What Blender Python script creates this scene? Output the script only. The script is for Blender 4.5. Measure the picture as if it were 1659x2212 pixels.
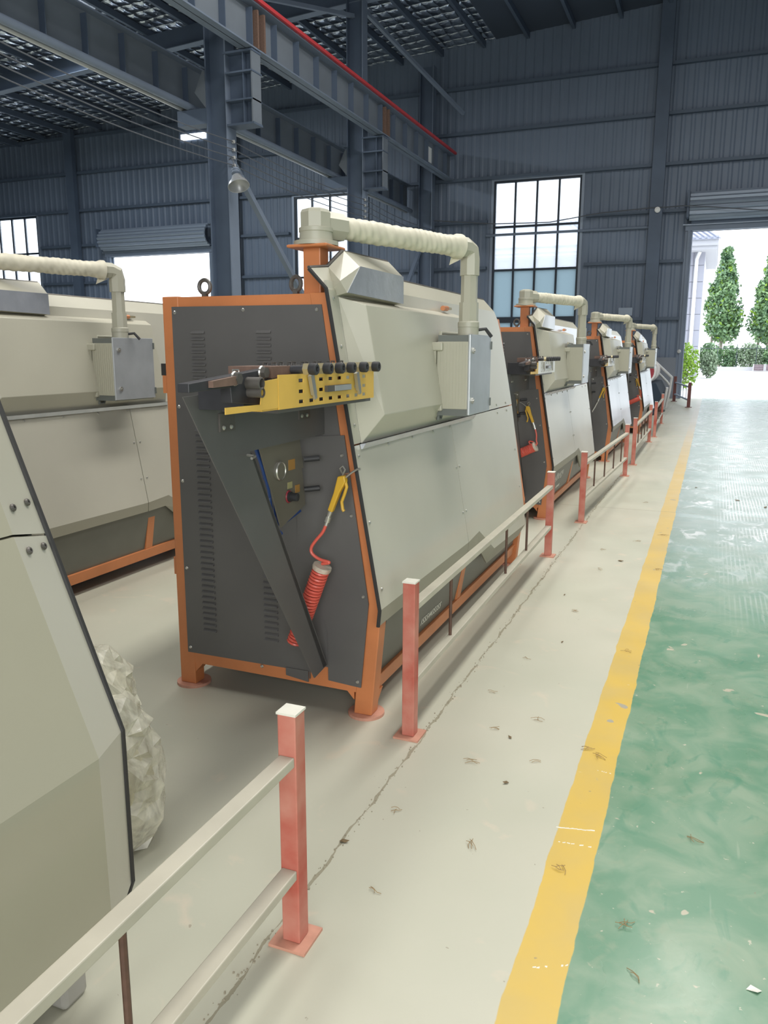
import bpy, bmesh, math, random
from mathutils import Vector, Matrix
random.seed(7)
for o in list(bpy.data.objects): bpy.data.objects.remove(o)
scene = bpy.context.scene
COL = scene.collection
PI = math.pi

def lin(c):
    c /= 255.0
    return c / 12.92 if c <= 0.04045 else ((c + 0.055) / 1.055) ** 2.4
def S3(r, g, b): return (lin(r), lin(g), lin(b), 1.0)

# ------------------------------------------------------------------ camera
CH = 1.5
pit, yaw, rol = math.radians(11.332), math.radians(21.980), math.radians(0.137)
F0 = Vector((-math.sin(yaw), math.cos(yaw), 0)); R0 = Vector((math.cos(yaw), math.sin(yaw), 0)); U0 = Vector((0, 0, 1))
Fv = F0 * math.cos(pit) - U0 * math.sin(pit); Uv = U0 * math.cos(pit) + F0 * math.sin(pit)
Rr = R0 * math.cos(rol) + Uv * math.sin(rol); Ur = Uv * math.cos(rol) - R0 * math.sin(rol)
cam = bpy.data.cameras.new('camera'); camo = bpy.data.objects.new('camera', cam); COL.objects.link(camo)
m = Matrix((Rr, Ur, -Fv)).transposed().to_4x4(); m.translation = Vector((0, 0, CH)); camo.matrix_world = m
cam.sensor_fit = 'VERTICAL'; cam.sensor_height = 36.0; cam.sensor_width = 27.0
cam.lens = 1722.9 / 2212 * 36.0
cam.clip_start = 0.05; cam.clip_end = 600
scene.camera = camo

# ------------------------------------------------------------------ view, sky, daylight
scene.view_settings.view_transform = 'Standard'; scene.view_settings.look = 'None'
scene.view_settings.exposure = 0.15; scene.view_settings.gamma = 1.0
scene.view_settings.use_curve_mapping = False
cy = scene.cycles; cy.max_bounces = 7; cy.diffuse_bounces = 4; cy.glossy_bounces = 3; cy.transmission_bounces = 4; cy.transparent_max_bounces = 8; cy.caustics_reflective = False; cy.caustics_refractive = False
w = bpy.data.worlds.new('hazy_sky'); scene.world = w; w.use_nodes = True
bg = w.node_tree.nodes['Background']; bg.inputs[0].default_value = (0.86, 0.93, 1.0, 1); bg.inputs[1].default_value = 2.7

def area(name, loc, size, power, rot, col):
    l = bpy.data.lights.new(name, 'AREA'); l.shape = 'RECTANGLE'; l.size, l.size_y = size; l.energy = power; l.color = col
    o = bpy.data.objects.new(name, l); COL.objects.link(o); o.location = loc; o.rotation_euler = rot
    return o
WARM = (1.0, 0.965, 0.89)
# daylight coming in through the roof lights plus added fill at an unseen doorway behind the camera
area('roof_light_day', (0.6, 9.0, 11.9), (1.6, 17), 1220, (0, 0, 0), WARM)
area('roof_light_day', (6.0, 9.0, 12.2), (1.6, 17), 480, (0, 0, 0), WARM)
area('roof_light_day', (-4.4, 8.0, 11.6), (1.4, 17), 520, (0, 0, 0), WARM)
area('roof_light_day', (-19.0, 14.0, 10.6), (1.6, 15), 1700, (0, 0, 0), (0.88, 0.95, 1))  # unseen left-bay strip, strengthened so the floor there lights the roof foil
area('entrance_fill', (3.0, -6.4, 2.9), (9.0, 5.4), 560, (PI / 2, 0, 0), WARM)  # added fill light for the machine ends, from an unseen doorway

# ------------------------------------------------------------------ materials
MATS = {}
def mat(name, col, rough=0.5, metal=0.0, vary=0.0, vscale=4.0, bump=0.0, bscale=40.0, spec=0.5, emit=0, alpha=None, trans=0.0, dust=None):
    m = bpy.data.materials.new(name); m.use_nodes = True
    nt = m.node_tree; b = nt.nodes['Principled BSDF']
    b.inputs['Base Color'].default_value = col; b.inputs['Roughness'].default_value = rough
    b.inputs['Metallic'].default_value = metal
    b.inputs['Specular IOR Level'].default_value = spec
    if trans: b.inputs['Transmission Weight'].default_value = trans
    if alpha is not None: b.inputs['Alpha'].default_value = alpha
    tc = nt.nodes.new('ShaderNodeTexCoord')
    if vary:
        n = nt.nodes.new('ShaderNodeTexNoise'); n.inputs['Scale'].default_value = vscale; n.inputs['Detail'].default_value = 5
        nt.links.new(tc.outputs['Object'], n.inputs['Vector'])
        r = nt.nodes.new('ShaderNodeMapRange'); r.inputs['From Min'].default_value = 0.3; r.inputs['From Max'].default_value = 0.7
        nt.links.new(n.outputs['Fac'], r.inputs['Value'])
        mx = nt.nodes.new('ShaderNodeMix'); mx.data_type = 'RGBA'
        mx.inputs[6].default_value = tuple(c * (1 - vary) for c in col[:3]) + (1,)
        mx.inputs[7].default_value = tuple(min(1, c * (1 + vary)) for c in col[:3]) + (1,) if dust is None else dust
        nt.links.new(r.outputs[0], mx.inputs[0]); nt.links.new(mx.outputs[2], b.inputs['Base Color'])
    if bump:
        n2 = nt.nodes.new('ShaderNodeTexNoise'); n2.inputs['Scale'].default_value = bscale; n2.inputs['Detail'].default_value = 4
        nt.links.new(tc.outputs['Object'], n2.inputs['Vector'])
        bp = nt.nodes.new('ShaderNodeBump'); bp.inputs['Strength'].default_value = bump; bp.inputs['Distance'].default_value = 0.01
        nt.links.new(n2.outputs['Fac'], bp.inputs['Height']); nt.links.new(bp.outputs[0], b.inputs['Normal'])
    MATS[name] = m
    return m
mat('orange', (0.56, 0.20, 0.075, 1), 0.42, vary=0.10, vscale=5)
mat('beige', (0.475, 0.455, 0.37, 1), 0.36, vary=0.04, vscale=2, bump=0.03, bscale=300)
mat('beige_sheet', (0.51, 0.49, 0.415, 1), 0.30, metal=0.04, vary=0.05, vscale=1.6)
mat('fold_shade', (0.30, 0.285, 0.225, 1), 0.45)  # sheet beige darkened for the shade on the folded-under lip
mat('film_sheet', (0.60, 0.61, 0.64, 1), 0.28, metal=0.35, vary=0.06, vscale=2)
mat('foil_film', (0.50, 0.52, 0.57, 1), 0.26, metal=0.5, vary=0.10, vscale=9, bump=0.1, bscale=30)
mat('pendant', (0.41, 0.395, 0.315, 1), 0.42, vary=0.03)
mat('pendant_grey', (0.13, 0.14, 0.13, 1), 0.5)
mat('pendant_door', (0.45, 0.47, 0.49, 1), 0.30, metal=0.35, vary=0.08, vscale=8)
mat('dark_panel', (0.108, 0.104, 0.102, 1), 0.40, vary=0.08, vscale=3)
mat('dark_edge', (0.028, 0.027, 0.027, 1), 0.6)
mat('kick_panel', (0.135, 0.135, 0.115, 1), 0.40, vary=0.08)
mat('black_steel', (0.035, 0.035, 0.04, 1), 0.45, vary=0.15, vscale=20)
mat('gunmetal', (0.12, 0.11, 0.10, 1), 0.45, metal=0.4, vary=0.15, vscale=15)
mat('rust_steel', (0.17, 0.105, 0.08, 1), 0.6, vary=0.15, vscale=30)
mat('bright_steel', (0.55, 0.54, 0.5, 1), 0.3, metal=0.8)
mat('brass', (0.50, 0.43, 0.27, 1), 0.4, metal=0.6)
mat('rubber', (0.03, 0.03, 0.033, 1), 0.55)
mat('yellow', (0.72, 0.45, 0.085, 1), 0.42, vary=0.07, vscale=6)
mat('white_film', (0.80, 0.79, 0.76, 1), 0.35)
mat('hose_red', (0.70, 0.12, 0.085, 1), 0.35)
mat('hose_pale', (0.62, 0.60, 0.55, 1), 0.4)
mat('hose_blue', (0.02, 0.06, 0.22, 1), 0.4)
mat('gun_yellow', (0.62, 0.36, 0.03, 1), 0.45)
mat('wrap_cloth', (0.62, 0.58, 0.46, 1), 0.55, vary=0.06, vscale=18)
mat('copper', (0.55, 0.22, 0.10, 1), 0.4, metal=0.3)
mat('red_paint', (0.50, 0.085, 0.055, 1), 0.55, vary=0.16, vscale=7, dust=(0.56, 0.25, 0.19, 1))
mat('red_dusty', (0.56, 0.28, 0.20, 1), 0.6, vary=0.12, vscale=20)
mat('rail_paint', (0.47, 0.44, 0.36, 1), 0.5, vary=0.07, vscale=8)
mat('cap_white', (0.74, 0.72, 0.64, 1), 0.5, vary=0.05, vscale=20)
mat('rod_brown', (0.10, 0.052, 0.035, 1), 0.6, vary=0.2, vscale=40)
mat('maroon', (0.12, 0.035, 0.03, 1), 0.55)
mat('letter_white', (0.80, 0.78, 0.70, 1), 0.6)
mat('label_orange', (0.42, 0.22, 0.06, 1), 0.6)
mat('label_yellow', (0.40, 0.36, 0.18, 1), 0.6)
mat('gauge_plate', (0.16, 0.145, 0.115, 1), 0.5)
mat('steel_frame', (0.085, 0.115, 0.17, 1), 0.6, vary=0.10, vscale=1.2)  # bluish haze of the hall is put into this and the next two tones
mat('steel_light', (0.17, 0.21, 0.28, 1), 0.55, vary=0.08, vscale=1.5)
mat('steel_web', (0.16, 0.185, 0.22, 1), 0.6, vary=0.10, vscale=1.0)
mat('wall_sheet', (0.145, 0.185, 0.255, 1), 0.5, vary=0.10, vscale=0.35)  # blue-grey sheet, its colour lightened to carry the blue haze
mat('wall_plain', (0.20, 0.22, 0.26, 1), 0.7)
mat('roof_dull', (0.055, 0.072, 0.105, 1), 0.7)
mat('girt', (0.085, 0.115, 0.165, 1), 0.6)
mat('red_rail', (0.60, 0.06, 0.07, 1), 0.5)
mat('shutter', (0.27, 0.32, 0.40, 1), 0.4, metal=0.2)
mat('win_frame', (0.02, 0.03, 0.045, 1), 0.5)
mat('wire', (0.10, 0.11, 0.13, 1), 0.5)
mat('insulator', (0.5, 0.5, 0.5, 1), 0.35)
mat('lamp_alu', (0.45, 0.46, 0.47, 1), 0.35, metal=0.4)
mat('m0_beige', (0.36, 0.34, 0.26, 1), 0.40, vary=0.03, vscale=2)
mat('m0_strip_lit', (0.45, 0.43, 0.36, 1), 0.36)  # cover beige made lighter for door light falling on the strip
mat('m0_leg', (0.36, 0.35, 0.32, 1), 0.5)
mat('plaster', (0.50, 0.50, 0.53, 1), 0.7)
mat('tile', (0.40, 0.40, 0.46, 1), 0.55)
mat('roof_tile', (0.36, 0.38, 0.46, 1), 0.5)
mat('pipe_white', (0.85, 0.85, 0.84, 1), 0.5)
mat('bark', (0.30, 0.27, 0.22, 1), 0.8, vary=0.2, vscale=12)
mat('leaf_dark', (0.13, 0.25, 0.16, 1), 0.45, vary=0.35, vscale=1.3, dust=(0.27, 0.42, 0.18, 1))
mat('leaf_light', (0.24, 0.40, 0.03, 1), 0.5, vary=0.3, vscale=6)
mat('leaf_pale', (0.24, 0.32, 0.20, 1), 0.6, vary=0.35, vscale=5)
mat('iron', (0.05, 0.07, 0.07, 1), 0.5)
mat('crate_wood', (0.28, 0.22, 0.24, 1), 0.7, vary=0.3, vscale=20)
mat('yard', (0.78, 0.77, 0.74, 1), 0.8, vary=0.05, vscale=0.2)
mat('navy_steel', (0.035, 0.048, 0.068, 1), 0.85, spec=0.15)
mat('drum_red', (0.30, 0.03, 0.045, 1), 0.45)
mat('white_tube', (0.72, 0.72, 0.72, 1), 0.4)
mat('bale_core', (0.50, 0.46, 0.33, 1), 0.8, vary=0.25, vscale=25)
mat('straw', (0.30, 0.20, 0.09, 1), 0.8)
mat('leaf_dry', (0.16, 0.11, 0.055, 1), 0.8)
mat('paper', (0.78, 0.76, 0.70, 1), 0.7)
mat('grime', (0.30, 0.27, 0.20, 1), 0.9)

def plastic():
    m = bpy.data.materials.new('clear_film'); m.use_nodes = True; nt = m.node_tree
    b = nt.nodes['Principled BSDF']; b.inputs['Base Color'].default_value = (0.80, 0.77, 0.64, 1); b.inputs['Roughness'].default_value = 0.22
    tc = nt.nodes.new('ShaderNodeTexCoord'); n = nt.nodes.new('ShaderNodeTexNoise'); n.inputs['Scale'].default_value = 14; n.inputs['Detail'].default_value = 6
    n.inputs['Distortion'].default_value = 1.0
    nt.links.new(tc.outputs['Object'], n.inputs['Vector'])
    r = nt.nodes.new('ShaderNodeMapRange'); r.inputs[1].default_value = 0.35; r.inputs[2].default_value = 0.68; r.inputs[3].default_value = 0.35; r.inputs[4].default_value = 0.85
    nt.links.new(n.outputs['Fac'], r.inputs[0]); nt.links.new(r.outputs[0], b.inputs['Alpha'])
    bp = nt.nodes.new('ShaderNodeBump'); bp.inputs['Strength'].default_value = 0.5; bp.inputs['Distance'].default_value = 0.015
    nt.links.new(n.outputs['Fac'], bp.inputs['Height']); nt.links.new(bp.outputs[0], b.inputs['Normal'])
    MATS['clear_film'] = m
plastic()
def pane_mat(name, col, alpha):
    m = bpy.data.materials.new(name); m.use_nodes = True; nt = m.node_tree; nt.nodes.clear()
    o = nt.nodes.new('ShaderNodeOutputMaterial'); t = nt.nodes.new('ShaderNodeBsdfTransparent'); t.inputs[0].default_value = col
    g = nt.nodes.new('ShaderNodeBsdfGlossy'); g.inputs[1].default_value = 0.1; d = nt.nodes.new('ShaderNodeBsdfTranslucent'); d.inputs[0].default_value = col
    mx = nt.nodes.new('ShaderNodeMixShader'); mx.inputs[0].default_value = alpha
    nt.links.new(t.outputs[0], mx.inputs[1]); nt.links.new(d.outputs[0], mx.inputs[2])
    m2 = nt.nodes.new('ShaderNodeMixShader'); m2.inputs[0].default_value = 0.04
    nt.links.new(mx.outputs[0], m2.inputs[1]); nt.links.new(g.outputs[0], m2.inputs[2]); nt.links.new(m2.outputs[0], o.inputs[0])
    MATS[name] = m
pane_mat('glass_clear', (0.95, 0.97, 1, 1), 0.25)
pane_mat('glass_blue', (0.43, 0.50, 0.53, 1), 0.75)
def foil():
    m = bpy.data.materials.new('roof_foil'); m.use_nodes = True; nt = m.node_tree
    b = nt.nodes['Principled BSDF']; b.inputs['Base Color'].default_value = (0.72, 0.78, 0.86, 1); b.inputs['Metallic'].default_value = 0.95; b.inputs['Roughness'].default_value = 0.16
    tc = nt.nodes.new('ShaderNodeTexCoord')
    sx = nt.nodes.new('ShaderNodeSeparateXYZ'); nt.links.new(tc.outputs['Object'], sx.inputs[0])
    def M_(op, a_, b_=None):
        n = nt.nodes.new('ShaderNodeMath'); n.operation = op
        for i, v in enumerate((a_, b_)):
            if v is None: continue
            if hasattr(v, 'links'): nt.links.new(v, n.inputs[i])
            else: n.inputs[i].default_value = v
        return n.outputs[0]
    nz = nt.nodes.new('ShaderNodeTexNoise'); nz.inputs['Scale'].default_value = 4; nz.inputs['Detail'].default_value = 6; nt.links.new(tc.outputs['Object'], nz.inputs['Vector'])
    wob = M_('MULTIPLY', nz.outputs['Fac'], 1.2)
    px = M_('ABSOLUTE', M_('SINE', M_('ADD', M_('MULTIPLY', sx.outputs['X'], 8.5), wob)))
    py = M_('ABSOLUTE', M_('SINE', M_('ADD', M_('MULTIPLY', sx.outputs['Y'], 6.0), wob)))
    ad = nt.nodes.new('ShaderNodeMath'); ad.operation = 'ADD'
    nt.links.new(M_('POWER', M_('MULTIPLY', px, py), .5), ad.inputs[0]); nt.links.new(M_('MULTIPLY', nz.outputs['Fac'], .5), ad.inputs[1])
    bp = nt.nodes.new('ShaderNodeBump'); bp.inputs['Strength'].default_value = 1.0; bp.inputs['Distance'].default_value = 0.12
    nt.links.new(ad.outputs[0], bp.inputs['Height']); nt.links.new(bp.outputs[0], b.inputs['Normal'])
    MATS['roof_foil'] = m
foil()
def skylight_mat():
    m = bpy.data.materials.new('roof_light_panel'); m.use_nodes = True; nt = m.node_tree
    b = nt.nodes['Principled BSDF']; b.inputs['Base Color'].default_value = (0.8, 0.85, 0.9, 1)
    b.inputs['Emission Color'].default_value = (0.9, 0.95, 1, 1); b.inputs['Emission Strength'].default_value = 2.0
    m.cycles.emission_sampling = 'NONE'
    MATS['roof_light_panel'] = m
skylight_mat()

def floor_mat():
    m = bpy.data.materials.new('painted_floor'); m.use_nodes = True; nt = m.node_tree; L = nt.links
    b = nt.nodes['Principled BSDF']
    N = lambda t: nt.nodes.new(t)
    tc = N('ShaderNodeTexCoord'); sep = N('ShaderNodeSeparateXYZ'); L.new(tc.outputs['Object'], sep.inputs[0])
    def noise(scale, det=4, dist=0.0, sc=(1, 1, 1)):
        n = N('ShaderNodeTexNoise'); n.inputs['Scale'].default_value = scale; n.inputs['Detail'].default_value = det; n.inputs['Distortion'].default_value = dist
        mp = N('ShaderNodeMapping'); mp.inputs['Scale'].default_value = sc; L.new(tc.outputs['Object'], mp.inputs[0]); L.new(mp.outputs[0], n.inputs['Vector'])
        return n.outputs['Fac']
    def math_(op, a, c=None, clamp=False):
        n = N('ShaderNodeMath'); n.operation = op; n.use_clamp = clamp
        for i, v in enumerate((a, c)):
            if v is None: continue
            if hasattr(v, 'links'): L.new(v, n.inputs[i])
            else: n.inputs[i].default_value = v
        return n.outputs[0]
    def ramp(v, a, c, o0=0.0, o1=1.0):
        n = N('ShaderNodeMapRange'); n.inputs[1].default_value = a; n.inputs[2].default_value = c; n.inputs[3].default_value = o0; n.inputs[4].default_value = o1
        L.new(v, n.inputs[0]); return n.outputs[0]
    def mix(f, a, c):
        n = N('ShaderNodeMix'); n.data_type = 'RGBA'
        if hasattr(f, 'links'): L.new(f, n.inputs[0])
        else: n.inputs[0].default_value = f
        for i, v in ((6, a), (7, c)):
            if hasattr(v, 'links'): L.new(v, n.inputs[i])
            else: n.inputs[i].default_value = v
        return n.outputs[2]
    X, Y = sep.outputs['X'], sep.outputs['Y']
    # ragged brush edges
    edge = math_('MULTIPLY', math_('SUBTRACT', noise(7, 6), 0.5), 0.020)
    xe = math_('ADD', X, edge)
    edge2 = math_('MULTIPLY', math_('SUBTRACT', noise(2.3, 3), 0.5), 0.014)
    xe = math_('ADD', xe, edge2)
    pale = mix(ramp(noise(0.9, 5), 0.35, 0.7), (0.475, 0.475, 0.385, 1), (0.53, 0.51, 0.42, 1))
    pale = mix(ramp(noise(5, 6, 1.0), 0.62, 0.72), pale, (0.56, 0.51, 0.41, 1))
    green = mix(ramp(noise(4.2, 7, 1.2), 0.38, 0.66), (0.125, 0.265, 0.17, 1), (0.235, 0.335, 0.235, 1))
    green = mix(ramp(noise(6.5, 5, 2.2, (1, .6, 1)), 0.60, 0.68, 0, .55), green, (0.075, 0.235, 0.15, 1))
    spots = ramp(noise(7.5, 3, 0.6), 0.70, 0.715)
    green = mix(ramp(noise(16, 6, .8), .56, .70, 0, .5), green, (0.24, 0.32, 0.22, 1))
    green = mix(spots, green, (0.46, 0.43, 0.33, 1))
    green = mix(ramp(noise(42, 3), .70, .73, 0, .8), green, (0.52, 0.50, 0.40, 1))
    scr = math_('MULTIPLY', ramp(noise(30, 2, 0, (1, .07, 1)), 0.68, 0.72), ramp(noise(1.3, 2), .45, .6))
    green = mix(math_('MULTIPLY', scr, 0.35), green, (0.55, 0.56, 0.48, 1))
    # tyre tracks and scuffs of pale dust, plus painted door glare, further down the lane
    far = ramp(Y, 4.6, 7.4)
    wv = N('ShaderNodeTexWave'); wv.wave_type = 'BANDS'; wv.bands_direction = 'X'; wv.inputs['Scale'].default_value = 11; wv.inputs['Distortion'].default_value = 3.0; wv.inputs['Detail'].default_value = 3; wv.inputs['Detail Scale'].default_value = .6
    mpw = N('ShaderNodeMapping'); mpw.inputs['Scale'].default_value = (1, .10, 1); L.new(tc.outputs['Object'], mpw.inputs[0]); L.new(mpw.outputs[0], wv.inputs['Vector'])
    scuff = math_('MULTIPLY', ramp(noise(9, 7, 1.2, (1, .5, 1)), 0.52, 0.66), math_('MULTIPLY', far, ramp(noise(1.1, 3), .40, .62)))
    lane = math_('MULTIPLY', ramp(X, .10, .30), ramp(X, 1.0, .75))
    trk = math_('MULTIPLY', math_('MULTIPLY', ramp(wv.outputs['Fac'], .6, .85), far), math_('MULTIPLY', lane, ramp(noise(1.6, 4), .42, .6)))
    dusty = mix(math_('MULTIPLY', far, 0.62), green, (0.36, 0.40, 0.41, 1))  # far lane turns grey-white: door reflection painted in with the dust
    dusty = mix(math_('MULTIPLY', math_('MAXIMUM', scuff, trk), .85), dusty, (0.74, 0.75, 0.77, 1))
    yel = mix(ramp(noise(3.5, 5), 0.4, 0.65), (0.62, 0.42, 0.07, 1), (0.56, 0.40, 0.105, 1))
    yel = mix(math_('MULTIPLY', ramp(Y, 3.0, 9.0), .62), yel, (0.60, 0.47, 0.27, 1))  # far line pales as floor sheen would, put into the yellow
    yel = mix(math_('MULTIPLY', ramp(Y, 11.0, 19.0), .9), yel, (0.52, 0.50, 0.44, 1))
    yel = mix(ramp(noise(9, 3, .4), 0.70, 0.725), yel, (0.36, 0.33, 0.26, 1))
    yel = mix(ramp(noise(14, 3, .2, (.35, 2.2, 1)), 0.735, 0.75), yel, (0.70, 0.66, 0.52, 1))
    g_on = ramp(xe, -0.2155, -0.2125); y_on = ramp(xe, -0.3475, -0.3445)
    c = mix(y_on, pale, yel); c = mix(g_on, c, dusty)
    # expansion joint and cross joints
    jw = math_('MULTIPLY', math_('SUBTRACT', noise(6, 7), 0.5), 0.05)
    jd = math_('ABSOLUTE', math_('ADD', math_('SUBTRACT', X, -0.957), jw))
    wid = ramp(noise(11, 4), .35, .72, .0006, .008)
    j_on = math_('LESS_THAN', jd, wid)
    cj = None
    for yj in (2.0 - 6.0, 8.0, 14.0, 20.0):
        d = math_('LESS_THAN', math_('ABSOLUTE', math_('SUBTRACT', math_('ADD', Y, math_('MULTIPLY', edge2, .6)), yj)), 0.006)
        cj = d if cj is None else math_('MAXIMUM', cj, d)
    allj = math_('MAXIMUM', j_on, cj)
    c = mix(math_('MULTIPLY', allj, .62), c, (0.20, 0.17, 0.10, 1))
    specks = ramp(noise(38, 2), 0.755, 0.775)
    c = mix(math_('MULTIPLY', specks, .6), c, (0.24, 0.20, 0.14, 1))
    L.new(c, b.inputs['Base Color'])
    ro = math_('SUBTRACT', ramp(noise(3, 4), .3, .7, .34, .48), math_('MULTIPLY', g_on, .11))
    L.new(ro, b.inputs['Roughness'])
    hb = math_('SUBTRACT', math_('MULTIPLY', noise(60, 3), .08), allj)
    bp = N('ShaderNodeBump'); bp.inputs['Strength'].default_value = .35; bp.inputs['Distance'].default_value = .006
    L.new(hb, bp.inputs['Height']); L.new(bp.outputs[0], b.inputs['Normal'])
    MATS['painted_floor'] = m
floor_mat()

# ------------------------------------------------------------------ mesh helpers
class MB:
    def __init__(s): s.v = []; s.f = []
    def add(s, vs, fs):
        o = len(s.v); s.v += [tuple(v) for v in vs]; s.f += [tuple(i + o for i in f) for f in fs]; return s
    def box(s, x0, x1, y0, y1, z0, z1):
        vs = [(x, y, z) for z in (z0, z1) for y in (y0, y1) for x in (x0, x1)]
        return s.add(vs, [(0, 2, 3, 1), (4, 5, 7, 6), (0, 1, 5, 4), (2, 6, 7, 3), (0, 4, 6, 2), (1, 3, 7, 5)])
    def obox(s, c, ax, ay, az):
        c, ax, ay, az = map(Vector, (c, ax, ay, az))
        vs = [c + ax * i + ay * j + az * k for k in (-1, 1) for j in (-1, 1) for i in (-1, 1)]
        return s.add(vs, [(0, 2, 3, 1), (4, 5, 7, 6), (0, 1, 5, 4), (2, 6, 7, 3), (0, 4, 6, 2), (1, 3, 7, 5)])
    def bar(s, p, q, w, h, up=(0, 0, 1)):
        p, q = Vector(p), Vector(q); d = (q - p); L = d.length; d.normalize()
        u = Vector(up); r = d.cross(u)
        if r.length < 1e-4: r = d.cross(Vector((1, 0, 0)))
        r.normalize(); u = r.cross(d)
        return s.obox((p + q) / 2, r * w / 2, d * L / 2, u * h / 2)
    def loft(s, A, B):
        n = len(A); fs = [tuple(range(n))[::-1], tuple(range(n, 2 * n))] + [(i, (i + 1) % n, n + (i + 1) % n, n + i) for i in range(n)]
        return s.add(list(A) + list(B), fs)
    def xz(s, poly, y0, y1): return s.loft([(x, y0, z) for x, z in poly], [(x, y1, z) for x, z in poly])
    def yz(s, poly, x0, x1): return s.loft([(x0, y, z) for y, z in poly], [(x1, y, z) for y, z in poly])
    def xy(s, poly, z0, z1): return s.loft([(x, y, z0) for x, y in poly], [(x, y, z1) for x, y in poly])
    def cyl(s, p, q, r, n=12, r1=None, ph=0.0):
        p, q = Vector(p), Vector(q); d = (q - p).normalized()
        a = d.cross(Vector((0, 0, 1)));
        if a.length < 1e-4: a = Vector((1, 0, 0))
        a.normalize(); b = d.cross(a); r1 = r if r1 is None else r1
        ring = lambda c, rr: [c + (a * math.cos(2 * PI * i / n + ph) + b * math.sin(2 * PI * i / n + ph)) * rr for i in range(n)]
        return s.loft(ring(p, r), ring(q, r1))
    def tube(s, path, r, n=8, ph=0.0, rf=None, cap=True):
        P = [Vector(p) for p in path]; N = len(P); T = []
        for i in range(N):
            t = (P[min(i + 1, N - 1)] - P[max(i - 1, 0)]); T.append(t.normalized())
        a = T[0].cross(Vector((0, 0, 1)))
        if a.length < 1e-3: a = T[0].cross(Vector((1, 0, 0)))
        a.normalize(); vs = []; 
        for i in range(N):
            if i:
                ax = T[i - 1].cross(T[i]); 
                if ax.length > 1e-6:
                    ang = T[i - 1].angle(T[i]); a = Matrix.Rotation(ang, 3, ax.normalized()) @ a
            b = T[i].cross(a).normalized()
            # mitre stretch
            for k in range(n):
                th = 2 * PI * k / n + ph
                rr = r if rf is None else rf(i / (N - 1), th)
                vs.append(P[i] + (a * math.cos(th) + b * math.sin(th)) * rr)
        fs = [(i * n + k, i * n + (k + 1) % n, (i + 1) * n + (k + 1) % n, (i + 1) * n + k) for i in range(N - 1) for k in range(n)]
        if cap: fs += [tuple(range(n))[::-1], tuple(range((N - 1) * n, N * n))]
        return s.add(vs, fs)
    def lathe(s, c, prof, n=16, ax=(0, 0, 1)):
        c = Vector(c); d = Vector(ax).normalized(); a = d.cross(Vector((0, 0, 1)))
        if a.length < 1e-4: a = Vector((1, 0, 0))
        a.normalize(); b = d.cross(a); vs = []
        for r, h in prof:
            vs += [c + d * h + (a * math.cos(2 * PI * k / n) + b * math.sin(2 * PI * k / n)) * r for k in range(n)]
        m_ = len(prof)
        fs = [(i * n + k, i * n + (k + 1) % n, (i + 1) * n + (k + 1) % n, (i + 1) * n + k) for i in range(m_ - 1) for k in range(n)]
        fs += [tuple(range(n))[::-1], tuple(range((m_ - 1) * n, m_ * n))]
        return s.add(vs, fs)
    def torus(s, c, R, r, ax, n=20, k=8):
        c = Vector(c); d = Vector(ax).normalized(); a = d.cross(Vector((0, 0, 1)))
        if a.length < 1e-4: a = Vector((1, 0, 0))
        a.normalize(); b = d.cross(a); vs = []
        for i in range(n):
            t = 2 * PI * i / n; e = a * math.cos(t) + b * math.sin(t)
            vs += [c + e * (R + r * math.cos(2 * PI * j / k)) + d * r * math.sin(2 * PI * j / k) for j in range(k)]
        fs = [(i * k + j, i * k + (j + 1) % k, ((i + 1) % n) * k + (j + 1) % k, ((i + 1) % n) * k + j) for i in range(n) for j in range(k)]
        return s.add(vs, fs)
    def mesh(s, name, mt, org=(0, 0, 0), smooth=False, recalc=True):
        me = bpy.data.meshes.new(name); o = Vector(org)
        me.from_pydata([tuple(Vector(v) - o) for v in s.v], [], s.f)
        if recalc:
            bm = bmesh.new(); bm.from_mesh(me); bmesh.ops.recalc_face_normals(bm, faces=bm.faces); bm.to_mesh(me); bm.free()
        me.materials.append(MATS[mt])
        if smooth:
            me.polygons.foreach_set('use_smooth', [True] * len(me.polygons))
        return me

ORG = {}
def root_of(p):
    while p.parent: p = p.parent
    return p
def put(name, mb, mt, parent=None, smooth=False, bevel=0.0, kind=None, recalc=True):
    """one mesh object; vertices are given in world space and stored relative to the thing's base"""
    org = ORG.get(root_of(parent).name, (0, 0, 0)) if parent else (0, 0, 0)
    me = mb.mesh(name, mt, org, smooth, recalc)
    o = bpy.data.objects.new(name, me); COL.objects.link(o)
    if parent: o.parent = parent
    if smooth:
        md = o.modifiers.new('edge_split', 'EDGE_SPLIT'); md.split_angle = math.radians(38)
    if bevel:
        md = o.modifiers.new('soft_edge', 'BEVEL'); md.width = bevel; md.segments = 2; md.limit_method = 'ANGLE'; md.angle_limit = math.radians(35)
    if kind: o['kind'] = kind
    return o
def tag(o, label, cat, group=None):
    o['label'] = label; o['category'] = cat
    if group: o['group'] = group
    return o
def solo(name, mb, mt, label, cat, group=None, base=None, **k):
    """a thing that is one mesh, origin at its base"""
    if base is None:
        xs = [v[0] for v in mb.v]; ys = [v[1] for v in mb.v]; zs = [v[2] for v in mb.v]
        base = ((min(xs) + max(xs)) / 2, (min(ys) + max(ys)) / 2, min(zs))
    smooth = k.get('smooth', False)
    me = mb.mesh(name, mt, base, smooth); o = bpy.data.objects.new(name, me); COL.objects.link(o); o.location = base
    if smooth: o.modifiers.new('edge_split', 'EDGE_SPLIT').split_angle = math.radians(38)
    return tag(o, label, cat, group)
def thing(name, loc, label, cat, group=None):
    o = bpy.data.objects.new(name, None); COL.objects.link(o); o.location = loc; o.empty_display_size = 0.1
    ORG[o.name] = tuple(loc)
    return tag(o, label, cat, group)
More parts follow.
